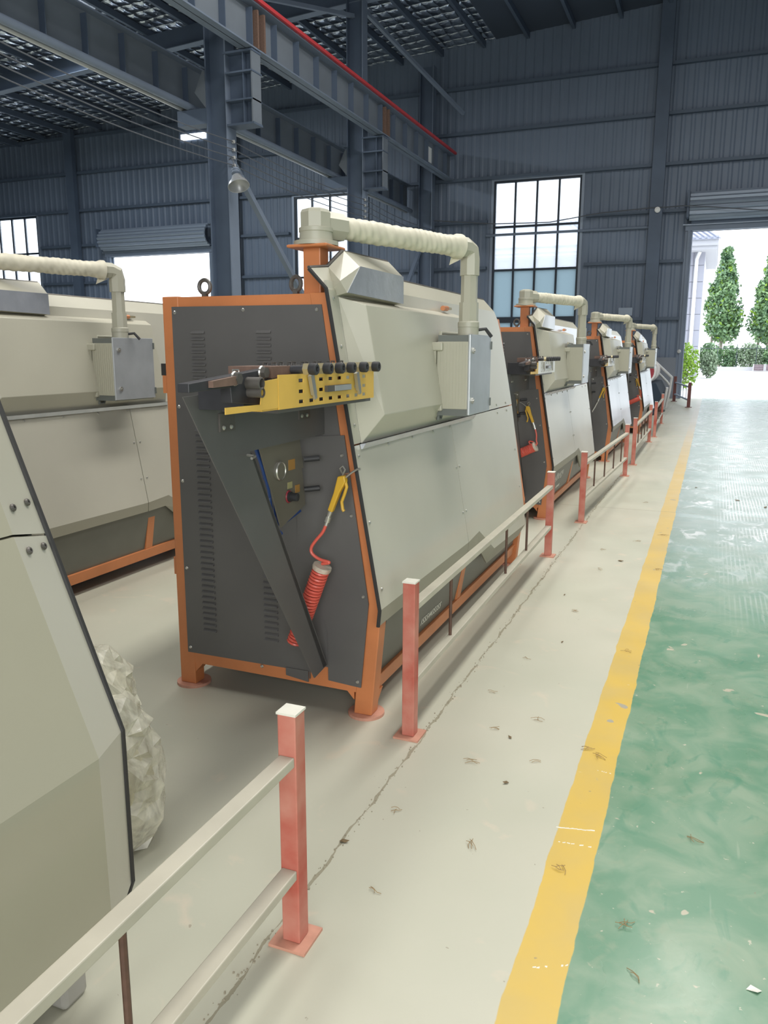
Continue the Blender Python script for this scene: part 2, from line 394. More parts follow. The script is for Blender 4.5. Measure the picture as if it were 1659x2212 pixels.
def struct(name, mb, mt, parent=None, **k):
    o = put(name, mb, mt, parent, **k)
    if parent is None: o['kind'] = 'structure'
    return o
def share(name, src, offset, parent):
    """another piece with the same mesh, moved by offset"""
    o = bpy.data.objects.new(name, src.data); COL.objects.link(o); o.parent = parent; o.location = offset
    return o
def copy_tree(o, parent=None):
    c = o.copy(); COL.objects.link(c); c.parent = parent
    for ch in o.children: copy_tree(ch, c)
    return c
def find(root, nm):
    out = []
    def rec(o):
        for c in o.children:
            if c.name.split('.')[0] == nm: out.append(c)
            rec(c)
    rec(root); return out

# ------------------------------------------------------------------ the hall
YB = 28.9; XL, XR, YF = -36.0, 10.5, -7.0
def zroof(x): return 11.75 + 0.065 * (x + 9.9)
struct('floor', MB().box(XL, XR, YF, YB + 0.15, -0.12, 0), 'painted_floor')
DOORS = [(-0.9, 4.1, 0, 5.36), (-24.35, -19.3, 0, 5.48)]
WINS = [(-7.52, -4.5, 1.15, 7.35), (-15.42, -12.4, 1.15, 7.35), (-31.4, -28.35, 1.15, 7.40)]
def wall_back():
    mb = MB(); pitch = 0.30; x = XL
    def strip(xa, xb, z0, z1):
        a = xa; P = [(a, YB), (a + .05, YB - .022), (a + .11, YB - .022), (a + .16, YB), (xb, YB)]
        for (xa_, ya), (xb_, yb) in zip(P[:-1], P[1:]):
            mb.add([(xa_, ya, z0), (xb_, yb, z0), (xb_, yb, z1), (xa_, ya, z1)], [(0, 1, 2, 3)])
    while x < XR:
        xb = x + pitch; xm = (x + xb) / 2; top = zroof(xm) + .3
        ops = [o for o in DOORS + WINS if o[0] - .02 < xm < o[1] + .02]
        if not ops: strip(x, xb, 0, top)
        else:
            o = ops[0]
            if o[2] > 0: strip(x, xb, 0, o[2])
            strip(x, xb, o[3], top)
        x = xb
    # flat return edges around the openings
    for (a, b, z0, z1) in DOORS + WINS:
        for xx in (a, b): mb.box(xx - .19, xx + .19 if False else xx + .01, YB - .005, YB + .12, z0, z1) if xx == a else mb.box(xx - .01, xx + .19, YB - .005, YB + .12, z0, z1)
        mb.box(a - .1, b + .1, YB - .005, YB + .12, z1, z1 + .06)
    return mb
wb = struct('wall_back', wall_back(), 'wall_sheet', recalc=False)
for z in (2.62, 4.45, 6.02, 7.46, 8.98, 10.44):
    segs = [(XL, XR)]
    for (a, b, z0, z1) in DOORS + WINS:
        if z0 - .1 < z < z1 + .05:
            ns = []
            for s, e in segs:
                if b + .2 <= s or a - .2 >= e: ns.append((s, e)); continue
                if a - .2 > s: ns.append((s, a - .2))
                if b + .2 < e: ns.append((b + .2, e))
            segs = ns
    for s, e in segs:
        put('girt', MB().box(s, e, YB - .17, YB - .024, z - .05, z + .05), 'girt', wb)
for xp in (-2.05, -18.0, -26.0, 5.6):
    put('wind_post', MB().box(xp - .2, xp + .2, YB - .42, YB - .20, 0, zroof(xp)), 'steel_frame', wb, bevel=0)
# low masonry band beside the door
put('masonry_band', MB().box(-4.3, -1.12, YB - .16, YB - .036, 0, 1.35), 'wall_plain', wb)
# side and front walls, roof
struct('wall_left', MB().box(XL - .1, XL, YF, YB, 0, 12.5), 'wall_sheet')
struct('wall_right', MB().box(XR, XR + .1, YF, YB, 0, 13.6), 'wall_plain')
mbf = MB().box(XL, -1.7, YF - .1, YF, 0, 13).box(7.7, XR, YF - .1, YF, 0, 13.5).box(-1.7, 7.7, YF - .1, YF, 5.8, 13.4)  # doorway opening added to let light in behind the camera
struct('wall_front', mbf, 'wall_plain')
def roof_slab(xa, xb):
    mb = MB()
    return mb.loft([(xa, YF, zroof(xa)), (xb, YF, zroof(xb)), (xb, YB + .3, zroof(xb)), (xa, YB + .3, zroof(xa))],
                   [(xa, YF, zroof(xa) + .1), (xb, YF, zroof(xb) + .1), (xb, YB + .3, zroof(xb) + .1), (xa, YB + .3, zroof(xa) + .1)])
ceil = struct('ceiling', roof_slab(XL, -7.6), 'roof_foil')
struct('ceiling', roof_slab(-7.6, XR), 'roof_dull')
x = -35.0
while x < XR:
    put('purlin', MB().box(x - .05, x + .05, YF, YB, zroof(x) - .20, zroof(x) - .01), 'steel_frame', ceil); x += 1.5
for yr in (1.7, 8.6, 15.5, 22.4):
    a, b = XL, XR
    g = MB()
    g.add([(a, yr - .012, zroof(a) - .75), (b, yr - .012, zroof(b) - .75), (b, yr - .012, zroof(b) - .2), (a, yr - .012, zroof(a) - .2),
           (a, yr + .012, zroof(a) - .75), (b, yr + .012, zroof(b) - .75), (b, yr + .012, zroof(b) - .2), (a, yr + .012, zroof(a) - .2)],
          [(0, 1, 2, 3), (4, 5, 6, 7), (0, 1, 5, 4), (1, 2, 6, 5), (2, 3, 7, 6), (3, 0, 4, 7)])
    r = put('rafter', g, 'steel_frame', ceil)
    fl = MB(); z = -.75
    fl.add([(a, yr - .14, zroof(a) + z), (b, yr - .14, zroof(b) + z), (b, yr + .14, zroof(b) + z), (a, yr + .14, zroof(a) + z),
            (a, yr - .14, zroof(a) + z - .02), (b, yr - .14, zroof(b) + z - .02), (b, yr + .14, zroof(b) + z - .02), (a, yr + .14, zroof(a) + z - .02)],
           [(0, 1, 2, 3), (4, 5, 6, 7), (0, 1, 5, 4), (1, 2, 6, 5), (2, 3, 7, 6), (3, 0, 4, 7)])
    put('bottom_flange', fl, 'steel_light', r)
for (xa, ya, yb, wd) in ((0.6, .5, 17.5, 1.6), (6.0, .5, 17.5, 1.6), (-4.4, -.5, 16.5, 1.4), (-19.0, 6.5, 21.5, 1.6)):  # leftmost panel belongs to the unseen left-bay strip that lights the foil
    put('roof_light', MB().box(xa - wd / 2, xa + wd / 2, ya, yb, zroof(xa) - .06, zroof(xa) - .03), 'roof_light_panel', ceil)

# windows
def window(name, W, rows, blue_below):
    a, b, z0, z1 = W; y = YB
    fr = MB(); t = .07
    fr.box(a, a + t, y - .03, y + .09, z0, z1).box(b - t, b, y - .03, y + .09, z0, z1).box(a + t, b - t, y - .03, y + .09, z1 - t, z1).box(a + t, b - t, y - .03, y + .09, z0, z0 + t)
    o = struct(name, fr, 'win_frame')
    put('window_trim', MB().box(a - .09, a, y - .06, y + .1, z0, z1 + .09).box(b, b + .09, y - .06, y + .1, z0, z1 + .09).box(a, b, y - .06, y + .1, z1, z1 + .09), 'shutter', o)
    n = 4; wd = (b - a) / n
    for i in range(1, n): put('mullion', MB().box(a + i * wd - .032, a + i * wd + .032, y - .02, y + .08, z0 + t, z1 - t), 'win_frame', o)
    for z, h in rows: put('transom', MB().box(a + t, b - t, y - .025, y + .085, z - h, z + h), 'win_frame', o)
    zs = [z0] + sorted(z for z, h in rows) + [z1]
    for za, zb in zip(zs[:-1], zs[1:]):
        for i in range(n):
            put('pane', MB().box(a + i * wd + .03, a + (i + 1) * wd - .03, y + .02, y + .028, za + .02, zb - .02), 'glass_blue' if zb < blue_below else 'glass_clear', o)
    return o
rows = [(2.64, .10), (4.36, .035), (5.82, .035)]
window('window_1', WINS[0], rows, 4.6); window('window_2', WINS[1], rows, 1.0); window('window_3', WINS[2], rows, 1.0)
# horizontal pipe in front of the right window
solo('wall_pipe', MB().cyl((-7.75, YB - .10, 5.55), (-2.1, YB - .10, 5.55), .045, 10), 'steel_light', 'thin grey pipe running level across the large grid window', 'pipe')

# roller doors
def roller(name, D, ztop):
    a, b, z0, z1 = D
    o = struct(name, MB().box(a - .22, a, YB - .16, YB + .1, 0, z1 + .1).box(a - .14, a - .06, YB - .22, YB - .16, 0, z1).box(b, b + .22, YB - .16, YB + .1, 0, z1 + .1), 'steel_light', bevel=.006)
    put('lintel', MB().box(a - .22, b + .22, YB - .20, YB + .1, z1, z1 + .16), 'steel_light', o)
    put('lintel_lip', MB().box(a - .3, b + .3, YB - .26, YB - .2, z1 + .16, z1 + .20), 'shutter', o)
    put('shutter_box', MB().box(a - .05, b + .1, YB - .3, YB - .04, z1 + .2, ztop - .6), 'steel_frame', o)
    cy, cz, R = YB - .32, ztop - .42, .40
    n = 9
    for k in range(n):
        t0 = PI * .42 + k * (PI * 1.1 / n); t1 = t0 + PI * 1.1 / n
        def pt(t, r): return (cy + r * math.cos(t), cz + r * math.sin(t))
        tm = (t0 + t1) / 2
        poly = [pt(t0, R), pt(tm, R + .045), pt(t1 - .03, R), pt(t1 - .03, R - .03), pt(t0, R - .03)]
        put('slat', MB().yz(poly, a - .12, b + .2), 'shutter', o)
    put('end_bracket', MB().box(a - .2, a - .13, YB - .75, YB - .04, z1 + .35, ztop + .02), 'steel_frame', o)
    return o
roller('door_1', DOORS[0], 6.5); roller('door_2', DOORS[1], 6.55)

# columns
def column(name, xc, yc, label, corbel=True):
    t = thing(name, (xc, yc, 0), label, 'column', 'crane columns')
    zt = zroof(xc) - .6
    put('web', MB().box(xc - .24, xc + .24, yc - .012, yc + .012, 0, zt), 'steel_frame', t)
    put('flange', MB().box(xc + .22, xc + .25, yc - .165, yc + .165, 0, zt), 'steel_light', t)  # lit face, painted paler than the matching flange
    put('flange', MB().box(xc - .25, xc - .22, yc - .165, yc + .165, 0, zt), 'steel_frame', t)
    put('base_plate', MB().box(xc - .4, xc + .4, yc - .3, yc + .3, 0, .03), 'steel_frame', t)
    if corbel:
        xa, xb = xc + .25, xc + .86
        c = put('corbel', MB().xz([(xa, 6.05), (xb, 6.12), (xb, 7.44), (xa, 7.44)], yc - .015, yc + .015), 'steel_frame', t)
        put('corbel_plate', MB().box(xa - .05, xb + .02, yc - .18, yc + .18, 7.40, 7.44), 'steel_frame', c)
        put('corbel_plate', MB().box(xa, xb + .03, yc - .18, yc + .18, 6.04, 6.08), 'steel_frame', c)
        put('corbel_plate', MB().box(xa, xb + .01, yc - .2, yc + .2, 6.50, 6.53), 'steel_frame', c)
        put('corbel_plate', MB().box(xa, xb + .02, yc - .2, yc + .2, 7.02, 7.05), 'steel_frame', c)
        put('stiffener', MB().box(xb - .02, xb + .01, yc - .17, yc + .17, 6.08, 7.4), 'steel_web', c)
        put('stiffener', MB().box(xb - .22, xb - .20, yc - .16, yc + .16, 6.08, 7.4), 'steel_frame', c)
        put('gusset', MB().xz([(xc - .25, 6.45), (xc - .50, 6.75), (xc - .30, 7.15), (xc - .25, 7.15)], yc - .19, yc - .16), 'steel_web', c)
        put('bracket', MB().box(xc - .98, xc - .25, yc - .15, yc + .15, 6.15, 6.45), 'steel_frame', c)
    return t
cA = column('steel_column', -9.85, 15.3, 'dark steel column carrying the hanging bell lamp')
cB = column('steel_column', -9.85, 22.3, 'dark steel column standing in front of the half hidden grid window')
cC = column('steel_column', -9.85, 28.4, 'dark steel column against the back wall at the crane beam end', False)
# crane runway beam with red conductor rail
def beam(name, xc, z0, z1, ya, yb, label, step, wf):
    t = thing(name, (xc, ya, z0), label, 'beam')
    put('web', MB().box(xc - .008, xc + .008, ya, yb, z0, z1), 'steel_web', t)
    put('flange', MB().box(xc - wf, xc + wf, ya, yb, z1 - .03, z1), 'steel_light', t)
    put('flange', MB().box(xc - wf * .8, xc + wf * .8, ya, yb, z0, z0 + .03), 'steel_light', t)
    y = ya + .4; src = None
    while y < yb - .2:
        if src is None:
            src = put('stiffener', MB().box(xc + .008, xc + wf * .75, y - .01, y + .01, z0 + .03, z1 - .10), 'steel_frame', t); y00 = y
        else: share('stiffener', src, (0, y - y00, 0), t)
        y += step
    return t
b1 = beam('crane_beam', -9.12, 7.46, 8.30, 4.0, YB - .2, 'dark riveted crane runway beam topped by a thin red rail', .98, .2)
put('conductor_rail', MB().box(-8.93, -8.86, 4, YB - .2, 8.31, 8.38), 'red_rail', b1)
for yc in (15.5, 22.4): put('splice_plate', MB().box(-9.10, -8.95, yc - .16, yc - .10, 7.49, 8.2).box(-9.10, -8.95, yc + .10, yc + .16, 7.49, 8.2), 'rust_steel', b1)
put('notice_plate', MB().box(-9.11, -9.095, 26.35, 26.65, 7.62, 8.08), 'white_film', b1)
b2 = beam('crane_beam', -10.72, 6.58, 7.40, 6.0, YB - .2, 'lower dark runway beam beyond the columns with a pale pipe beneath it', .98, .18)
put('pipe', MB().cyl((-10.56, 6.0, 6.53), (-10.56, YB - .2, 6.53), .075, 14), 'steel_light', b2, smooth=True)
put('pipe', MB().cyl((-10.74, 6.0, 6.51), (-10.74, YB - .2, 6.51), .05, 12), 'lamp_alu', b2, smooth=True)
# brace between columns
solo('column_brace', MB().bar((-9.85, 15.75, 5.42), (-9.85, 19.6, 2.27), .12, .12), 'steel_light', 'slanting grey steel brace running down from the lamp column', 'brace')
solo('column_brace', MB().bar((-9.9, 28.2, 5.4), (-9.9, 25.2, 2.3), .12, .12), 'steel_light', 'slanting steel brace leaning on the column at the back wall', 'brace')
solo('roof_brace', MB().bar((-9.9, 22.6, 11.0), (-8.2, 27.2, 9.2), .1, .1), 'steel_light', 'thin diagonal steel brace above the red crane rail', 'brace')
solo('roof_brace', MB().bar((-9.9, 22.2, 10.6), (-11.8, 18.6, 10.2), .1, .1), 'steel_light', 'diagonal steel brace between roof and column top', 'brace')
# bare wires on insulators along the columns
for k in range(4):
    z = 5.78 - .155 * k
    P = []
    for ya, yb in ((2.0, 8.6), (8.6, 15.3), (15.3, 22.2), (22.2, 28.6)):
        for i in range(9):
            s = i / 8; P.append((-9.56, ya + (yb - ya) * s, z - .10 * (1 - (2 * s - 1) ** 2)))
    wv = thing('power_wire', (-9.56, 15.3, z), ('topmost', 'second from the top', 'third from the top', 'lowest')[k] + ' of the four bare wires strung along the crane columns', 'wire', 'bare wires along the columns')
    put('strand', MB().tube(P, .011, 5), 'wire', wv)
    for yc in (15.29, 22.19):
        put('insulator', MB().lathe((-9.60, yc, z), [(.012, 0), (.035, .01), (.035, .03), (.018, .035), (.035, .04), (.035, .06), (.012, .07)], 10, (1, 0, 0)), 'insulator', wv, smooth=True)
# lamp
lp = thing('high_bay_lamp', (-9.33, 14.98, 4.8), 'grey bell shaped industrial lamp hanging from a column bracket', 'lamp')
ax = Vector((.35, -.25, -.9)).normalized()
put('shade', MB().lathe((-9.33, 14.98, 5.06), [(.05, 0), (.09, .03), (.12, .1), (.20, .2), (.225, .27), (.215, .27), (.19, .2), (.11, .1), (.03, .05)], 24, ax), 'lamp_alu', lp, smooth=True)
hs = MB()
hs.lathe((-9.33, 14.98, 5.06) + 0 * ax if False else tuple(Vector((-9.33, 14.98, 5.06)) - ax * .13), [(.05, 0), (.09, .01), (.09, .05), (.06, .055), (.09, .06), (.09, .1), (.05, .13)], 16, ax)
put('heat_sink', hs, 'steel_light', lp, smooth=True)
put('cable', MB().tube([(-9.585, 15.13, 5.40), (-9.50, 15.08, 5.42), (-9.42, 15.03, 5.34), Vector((-9.33, 14.98, 5.06)) - ax * .12], .012, 6), 'wire', lp)
# small things on the back wall
solo('junction_box', MB().box(-3.05, -2.6, YB - .30, YB - .2, 2.72, 2.98).cyl((-2.83, YB - .32, 2.8), (-2.83, YB - .3, 2.8), .04), 'shutter', 'small grey switch box fixed to the dark corrugated wall', 'switch box')
solo('wall_camera', MB().lathe((-2.0, YB - .52, 6.02), [(.03, 0), (.09, .03), (.09, .1), (.05, .12)], 12, (0, 1, 0)), 'pipe_white', 'small white round fitting on the wind post beside the roller door', 'camera')
solo('light_cable', MB().tube([(-9.61, YB - .40, 6.12), (-7.4, YB - .30, 5.9), (-5.5, YB - .30, 5.85), (-3.8, YB - .32, 6.05), (-2.36, YB - .45, 6.09), (-2.0, YB - .435, 6.1)], .018, 6), 'wire', 'black cable sagging across the back wall above the grid window', 'cable')
solo('light_cable', MB().tube([(-2.0, YB - .435, 6.1), (-1.75, YB - .48, 6.08), (-1.2, YB - .82, 6.04), (-.6, YB - .82, 5.98), (1.0, YB - .82, 5.78), (2.4, YB - .82, 5.7), (4.5, YB - .82, 5.95), (5.45, YB - .435, 6.1)], .018, 6), 'wire', 'black cable sagging in front of the rolled shutter', 'cable')
put('light_slot', MB().box(-20.5, -19.3, YB - .06, YB - .037, 9.82, 10.05), 'roof_light_panel', wb)
solo('wall_bell', MB().lathe((-1.03, YB - .22, 1.55), [(.05, 0), (.065, .03), (.05, .06), (.02, .07)], 14, (-.3, -1, 0)), 'insulator', 'round white fitting on the jamb of the roller door', 'fitting')

# ------------------------------------------------------------------ bending machine
SL = 0.177
def sp(y, z, off=0.0): return (-1.362 + SL * (1.72 - z) + off * .985, y, z + off * .174)
def sheet(poly, t0, t1): return MB().loft([sp(y, z, t0) for y, z in poly], [sp(y, z, t1) for y, z in poly])
def machine():
    E = 2.85; B = (-1.72, E, 0)
    t = thing('bending_machine', B, '', 'machine', 'orange framed bending machines')
    # frame
    fp = [(-1.465, 1.725), (-1.39, 1.725), (-1.162, .47), (-1.205, .012), (-1.285, .012), (-1.245, .47)]
    bp = [(-2.155, .012), (-2.075, .012), (-2.075, 1.725), (-2.155, 1.725)]
    for nm, poly in (('front_post', fp), ('back_post', bp)):
        for ya in (E, 5.50): put(nm, MB().xz(poly, ya, ya + .07), 'orange', t, bevel=.004)
    for ya in (E, 5.50):
        put('top_rail', MB().box(-2.08, -1.43, ya + .002, ya + .068, 1.66, 1.722), 'orange', t)
        put('bottom_rail', MB().xz([(-2.08, .115), (-1.25, .105), (-1.25, .20), (-2.08, .20)], ya + .002, ya + .068), 'orange', t)
    put('front_rail', MB().xz([(-1.30, .085), (-1.22, .085), (-1.208, .155), (-1.30, .155)], E + .05, 5.52), 'orange', t, bevel=.003)
    put('back_rail', MB().box(-2.155, -2.085, E + .06, 5.51, .085, .155), 'orange', t)
    put('stub_post', MB().loft([(-1.26, 4.085, .15), (-1.214, 4.085, .15), (-1.214, 4.155, .15), (-1.26, 4.155, .15)],
                               [(-1.20, 4.085, .46), (-1.163, 4.085, .46), (-1.163, 4.155, .46), (-1.20, 4.155, .46)]), 'orange', t)
    for x in (-2.112, -1.245):
        for y in (E + .04, 5.535): put('foot_plate', MB().cyl((x, y, 0), (x, y, .012), .077, 28), 'red_dusty', t)
    # corner gussets under the rails
    put('corner_gusset', MB().xz([(-1.285, .12), (-1.33, .12), (-1.285, .07)], E + .004, E + .066), 'orange', t)
    put('corner_gusset', MB().xz([(-2.075, .12), (-2.03, .12), (-2.075, .07)], E + .004, E + .066), 'orange', t)
    put('corner_gusset', MB().yz([(E + .068, .03), (E + .14, .09), (E + .068, .09)], -1.275, -1.21), 'orange', t)
    # end panel
    sp_ = put('side_panel', MB().xz([(-2.105, .165), (-1.49, .165), (-1.49, .135), (-1.485, .135), (-1.485, .2), (-1.245, .2), (-1.235, .50), (-1.41, 1.68), (-2.105, 1.683)], E - .006, E - .001), 'dark_panel', t)
    lap = put('side_flap_panel', MB().xz([(-1.53, 1.165), (-1.315, 1.18), (-1.212, .50), (-1.247, .135), (-1.396, .145), (-1.396, .36), (-1.53, .75)], E - .013, E - .007), 'dark_panel', t)
    put('side_skirt', MB().xz([(-1.60, .17), (-1.492, .17), (-1.492, .12), (-1.60, .135)], E - .010, E - .006), 'dark_panel', t)
    # louvres
    src = None
    def louv(x, z):
        nonlocal src
        if src is None:
            pf = lambda xx: [(xx, E - .0055, z + .011), (xx, E - .015, z), (xx, E - .015, z - .002), (xx, E - .0055, z - .002)]
            mb = MB().loft(pf(x), pf(x + .066))
            src = put('louvre', mb, 'dark_panel', sp_); louv.o = (x, z)
        else: share('louvre', src, (x - louv.o[0], 0, z - louv.o[1]), sp_)
    for i in range(8): louv(-2.012, 1.575 - i * .0262); louv(-1.70, 1.575 - i * .0262)
    for i in range(36): louv(-2.012, 1.17 - i * .0254)
    for i in range(12): louv(-1.70, .56 - i * .0254)
    # screws
    scr = None
    def screw(p, par, d=(0, -1, 0)):
        nonlocal scr
        p = Vector(p)
        mb = MB().lathe(p, [(.008, 0), (.008, .002), (.005, .005)], 8, d)
        put('screw', mb, 'bright_steel', par)
    for p in ((-2.09, 1.66), (-1.76, 1.665), (-1.43, 1.66), (-2.09, 1.27), (-2.09, .95), (-2.09, .56), (-2.09, .19), (-1.72, .155)): screw((p[0], E - .006, p[1]), sp_)
    for p in ((-1.325, 1.10), (-1.285, .86), (-1.235, .53), (-1.262, .16)): screw((p[0], E - .013, p[1]), lap)
    put('lift_eye', MB().torus((-1.965, 2.885, 1.763), .027, .0085, (0, 1, 0)).box(-1.975, -1.955, 2.875, 2.895, 1.722, 1.74), 'gunmetal', t, smooth=True)
    put('lift_eye', MB().torus((-1.54, 2.885, 1.763), .027, .0085, (.3, 1, 0)).box(-1.55, -1.53, 2.875, 2.895, 1.722, 1.74), 'gunmetal', t, smooth=True)
    put('lift_eye', MB().torus((-1.965, 5.535, 1.763), .027, .0085, (0, 1, 0)), 'gunmetal', t, smooth=True)
    # back, top and far panels
    put('back_panel', MB().box(-2.15, -2.142, E + .07, 5.5, .16, 1.70), 'dark_panel', t)
    put('top_panel', MB().box(-2.14, -1.40, E + .07, 5.5, 1.69, 1.70), 'dark_panel', t)
    put('end_panel', MB().xz([(-2.10, .165), (-1.25, .165), (-1.235, .50), (-1.41, 1.68), (-2.10, 1.683)], 5.572, 5.578), 'dark_panel', t)
    put('door_hinge_post', MB().box(-2.18, -2.155, 2.86, 2.91, 1.325, 1.40), 'orange', t)
    put('door_latch', MB().box(-2.185, -2.155, 2.86, 2.93, 1.40, 1.45), 'dark_edge', t)
    put('door_hinge_post', MB().box(-2.17, -2.155, 2.86, 2.90, .52, .60), 'orange', t)
    # lower front: kick panel
    kp = put('kick_panel', MB().loft([(-1.235, 2.93, .155), (-1.235, 5.49, .155), (-1.17, 5.49, .455), (-1.17, 2.93, .455)],
                                     [(-1.225, 2.93, .155), (-1.225, 5.49, .155), (-1.16, 5.49, .455), (-1.16, 2.93, .455)]), 'kick_panel', t)
    # front sheets
    NE = 2.80
    fs1 = put('front_sheet', sheet([(NE, .495), (4.052, .495), (4.052, 1.143), (NE, 1.143)], -.006, .002), 'beige_sheet', t)
    far = [(5.40, .34), (5.43, .6), (5.47, 1.143)]
    fs2 = put('front_sheet', sheet([(4.058, .495), (4.28, .51), (4.53, .355), (5.38, .335)] + far[1:] + [(4.058, 1.143)], -.006, .002), 'beige_sheet', t)
    up = put('upper_sheet', sheet([(NE + .0, 1.149), (5.47, 1.149), (5.455, 1.45), (5.43, 1.63), (5.40, 1.71), (5.34, 1.765), (NE, 1.765)], -.006, .002), 'beige_sheet', t)
    # folded lower lip
    def lip(poly_top, poly_bot, par):
        mb = MB(); n = len(poly_top)
        for i in range(n - 1):
            a, b = poly_top[i], poly_top[i + 1]; c, d = poly_bot[i + 1], poly_bot[i]
            A = [sp(*a, .002), sp(*b, .002), (-1.148, c[0], c[1]), (-1.148, d[0], d[1])]
            Bk = [(p[0] - .012, p[1], p[2] + .006) for p in A]
            mb.loft(A, Bk)
        put('folded_lip', mb, 'fold_shade', par)
    lip([(NE, .495), (4.052, .495)], [(NE, .43), (4.052, .435)], fs1)
    lip([(4.058, .495), (4.28, .51), (4.53, .355), (5.38, .335)], [(4.058, .435), (4.24, .44), (4.47, .275), (5.32, .262)], fs2)
    # corner trim with curled top, rubber edge
    put('corner_trim', sheet([(NE, 1.15), (NE + .058, 1.15), (NE + .058, 1.73), (NE, 1.73)], .002, .006), 'beige', t)
    put('curled_top', MB().loft([sp(NE, 1.73, .006), sp(NE + .058, 1.73, .006), (-1.405, NE + .10, 1.822), (-1.415, NE - .03, 1.808)],
                                [sp(NE, 1.73, -.004), sp(NE + .058, 1.73, -.004), (-1.415, NE + .10, 1.815), (-1.425, NE - .03, 1.800)]), 'beige', t)
    re = MB()
    pts = [(-1.422, NE - .034, 1.806), tuple(Vector(sp(NE - .006, 1.735))), sp(NE - .006, 1.15), sp(NE - .006, .495), (-1.152, NE - .006, .428)]
    re.tube(pts, .0085, 6)
    put('rubber_edge', re, 'dark_edge', t)
    put('rubber_edge', MB().tube([(-1.422, NE - .034, 1.81), (-1.412, NE + .10, 1.826), (-1.39, 2.985, 1.89), (-1.39, 3.47, 1.898)], .007, 6), 'gunmetal', t)
    # top flange folded back
    put('top_flange', MB().loft([sp(3.46, 1.765, .002), sp(5.335, 1.765, .002), (-1.425, 5.28, 1.838), (-1.425, 3.46, 1.838)],
                                [sp(3.46, 1.765, -.008), sp(5.335, 1.765, -.008), (-1.432, 5.28, 1.83), (-1.432, 3.46, 1.83)]), 'beige', t)
    put('rubber_edge', MB().tube([(-1.43, 3.46, 1.84), (-1.43, 5.28, 1.84)], .006, 6), 'gunmetal', t)
    # hood
    TL, TR, BR, BL = (-1.31, 2.985, 1.829), (-1.31, 3.463, 1.83), (-1.31, 3.465, 1.712), (-1.31, 2.862, 1.722)
    K = (-1.325, 2.835, 1.764); K2 = (-1.405, 2.90, 1.822); RA, RB = (-1.385, 3.0, 1.893), (-1.385, 3.478, 1.899); BK1 = (-1.43, 2.9, 1.70); BK2 = (-1.43, 3.465, 1.70)
    V = [TL, TR, BR, BL, K, K2, RA, RB, BK1, BK2]
    hood = put('hood', MB().add(V, [(3, 4, 0), (4, 5, 6, 0), (6, 7, 1, 0), (3, 8, 9, 2), (1, 7, 9, 2), (5, 8, 9, 7, 6), (4, 5, 8, 3)]), 'beige', t)
    put('hood_window', MB().loft([TL, TR, BR, BL], [tuple(Vector(p) + Vector((.004, 0, .001))) for p in (TL, TR, BR, BL)]), 'foil_film', hood)
    # raised door
    base = [(2.875, 1.145), (4.45, 1.145), (4.40, 1.71), (2.885, 1.71)]; top = [(2.955, 1.24), (4.37, 1.24), (4.34, 1.665), (2.945, 1.665)]
    dr = put('raised_door', MB().loft([sp(*p, .002) for p in base], [sp(*p, .088) for p in top]), 'beige', t, bevel=.003)
    put('door_ledge', MB().loft([sp(2.86, 1.145, .004), sp(4.46, 1.145, .004), sp(4.46, 1.125, .004), sp(2.86, 1.125, .004)], [sp(2.86, 1.145, .03), sp(4.46, 1.145, .03), sp(4.46, 1.125, .012), sp(2.86, 1.125, .012)]), 'foil_film', t)
    for y in (3.30, 4.12):
        a = Vector(sp(y, 1.722, .03)); h = put('hinge', MB().cyl(a, a + Vector((0, .075, .002)), .013, 12), 'copper', dr)
        put('hinge_leaf', MB().obox(a + Vector((-.006, .105, .003)), (.014, 0, 0), (0, .03, 0), (0, 0, .006)), 'brass', h)
    for (y, z) in ((2.83, 1.70), (2.83, 1.52), (2.83, 1.22), (2.83, 1.10), (3.15, 1.115), (3.45, 1.115), (3.75, 1.115), (4.03, 1.115), (4.03, .9), (4.09, .9), (4.03, .66), (4.09, .66), (2.83, .84), (2.84, .57), (5.3, 1.17), (5.3, 1.12), (5.05, 1.17), (5.05, 1.12), (5.38, .85), (5.36, .6)):
        screw(sp(y, z, .006 if (y < 2.86 and z > 1.15) else .002), up if z > 1.15 else fs1, (.985, 0, .174))
    # mast and pendant arm
    put('mast', MB().box(-1.515, -1.44, 2.90, 2.975, 1.70, 1.90), 'orange', t, bevel=.004)
    put('mast_plate', MB().box(-1.565, -1.39, 2.855, 3.03, 1.896, 1.908), 'orange', t, bevel=.02)
    c = (-1.477, 2.94)
    put('swivel', MB().lathe((c[0], c[1], 1.908), [(.088, 0), (.088, .016), (.066, .020), (.064, .05), (.067, .052), (.067, .066), (.061, .068)], 32), 'pendant', t, smooth=True)
    arm0 = Vector((c[0], c[1], 1.99)); arm1 = Vector((-1.112, 3.82, 1.985)); dv = (arm1 - arm0).normalized()
    put('swivel_head', MB().lathe((c[0], c[1], 1.975), [(.062, 0), (.062, .055), (.056, .066), (.03, .074)], 8), 'pendant', t)
    put('swivel_neck', MB().tube([arm0, arm0 + dv * .13], .056, 8, PI / 8), 'pendant', t)
    arm = put('boom_arm', MB().tube([arm0 + dv * .10, arm1 - dv * .06], .040, 8, PI / 8), 'pendant', t)
    def rf(s, th):
        r = .0455 + .0013 * math.sin(120 * s + 4.5 * math.cos(th + .5) + 3 * math.sin(9 * s)) + .0010 * math.sin(67 * s - 3.5 * math.cos(th + .3)) + .0012 * math.sin(17 * s + 2 * th)
        if s > .90: r += .011 * ((s - .90) / .10) ** 1.5
        if s < .05: r -= .006 * (.05 - s) / .05
        return r
    q0, q1 = arm0 + dv * .135, arm1 - dv * .075
    put('cloth_wrap', MB().tube([q0 + (q1 - q0) * (i / 170) for i in range(171)], .046, 32, 0, rf), 'wrap_cloth', arm, smooth=True)
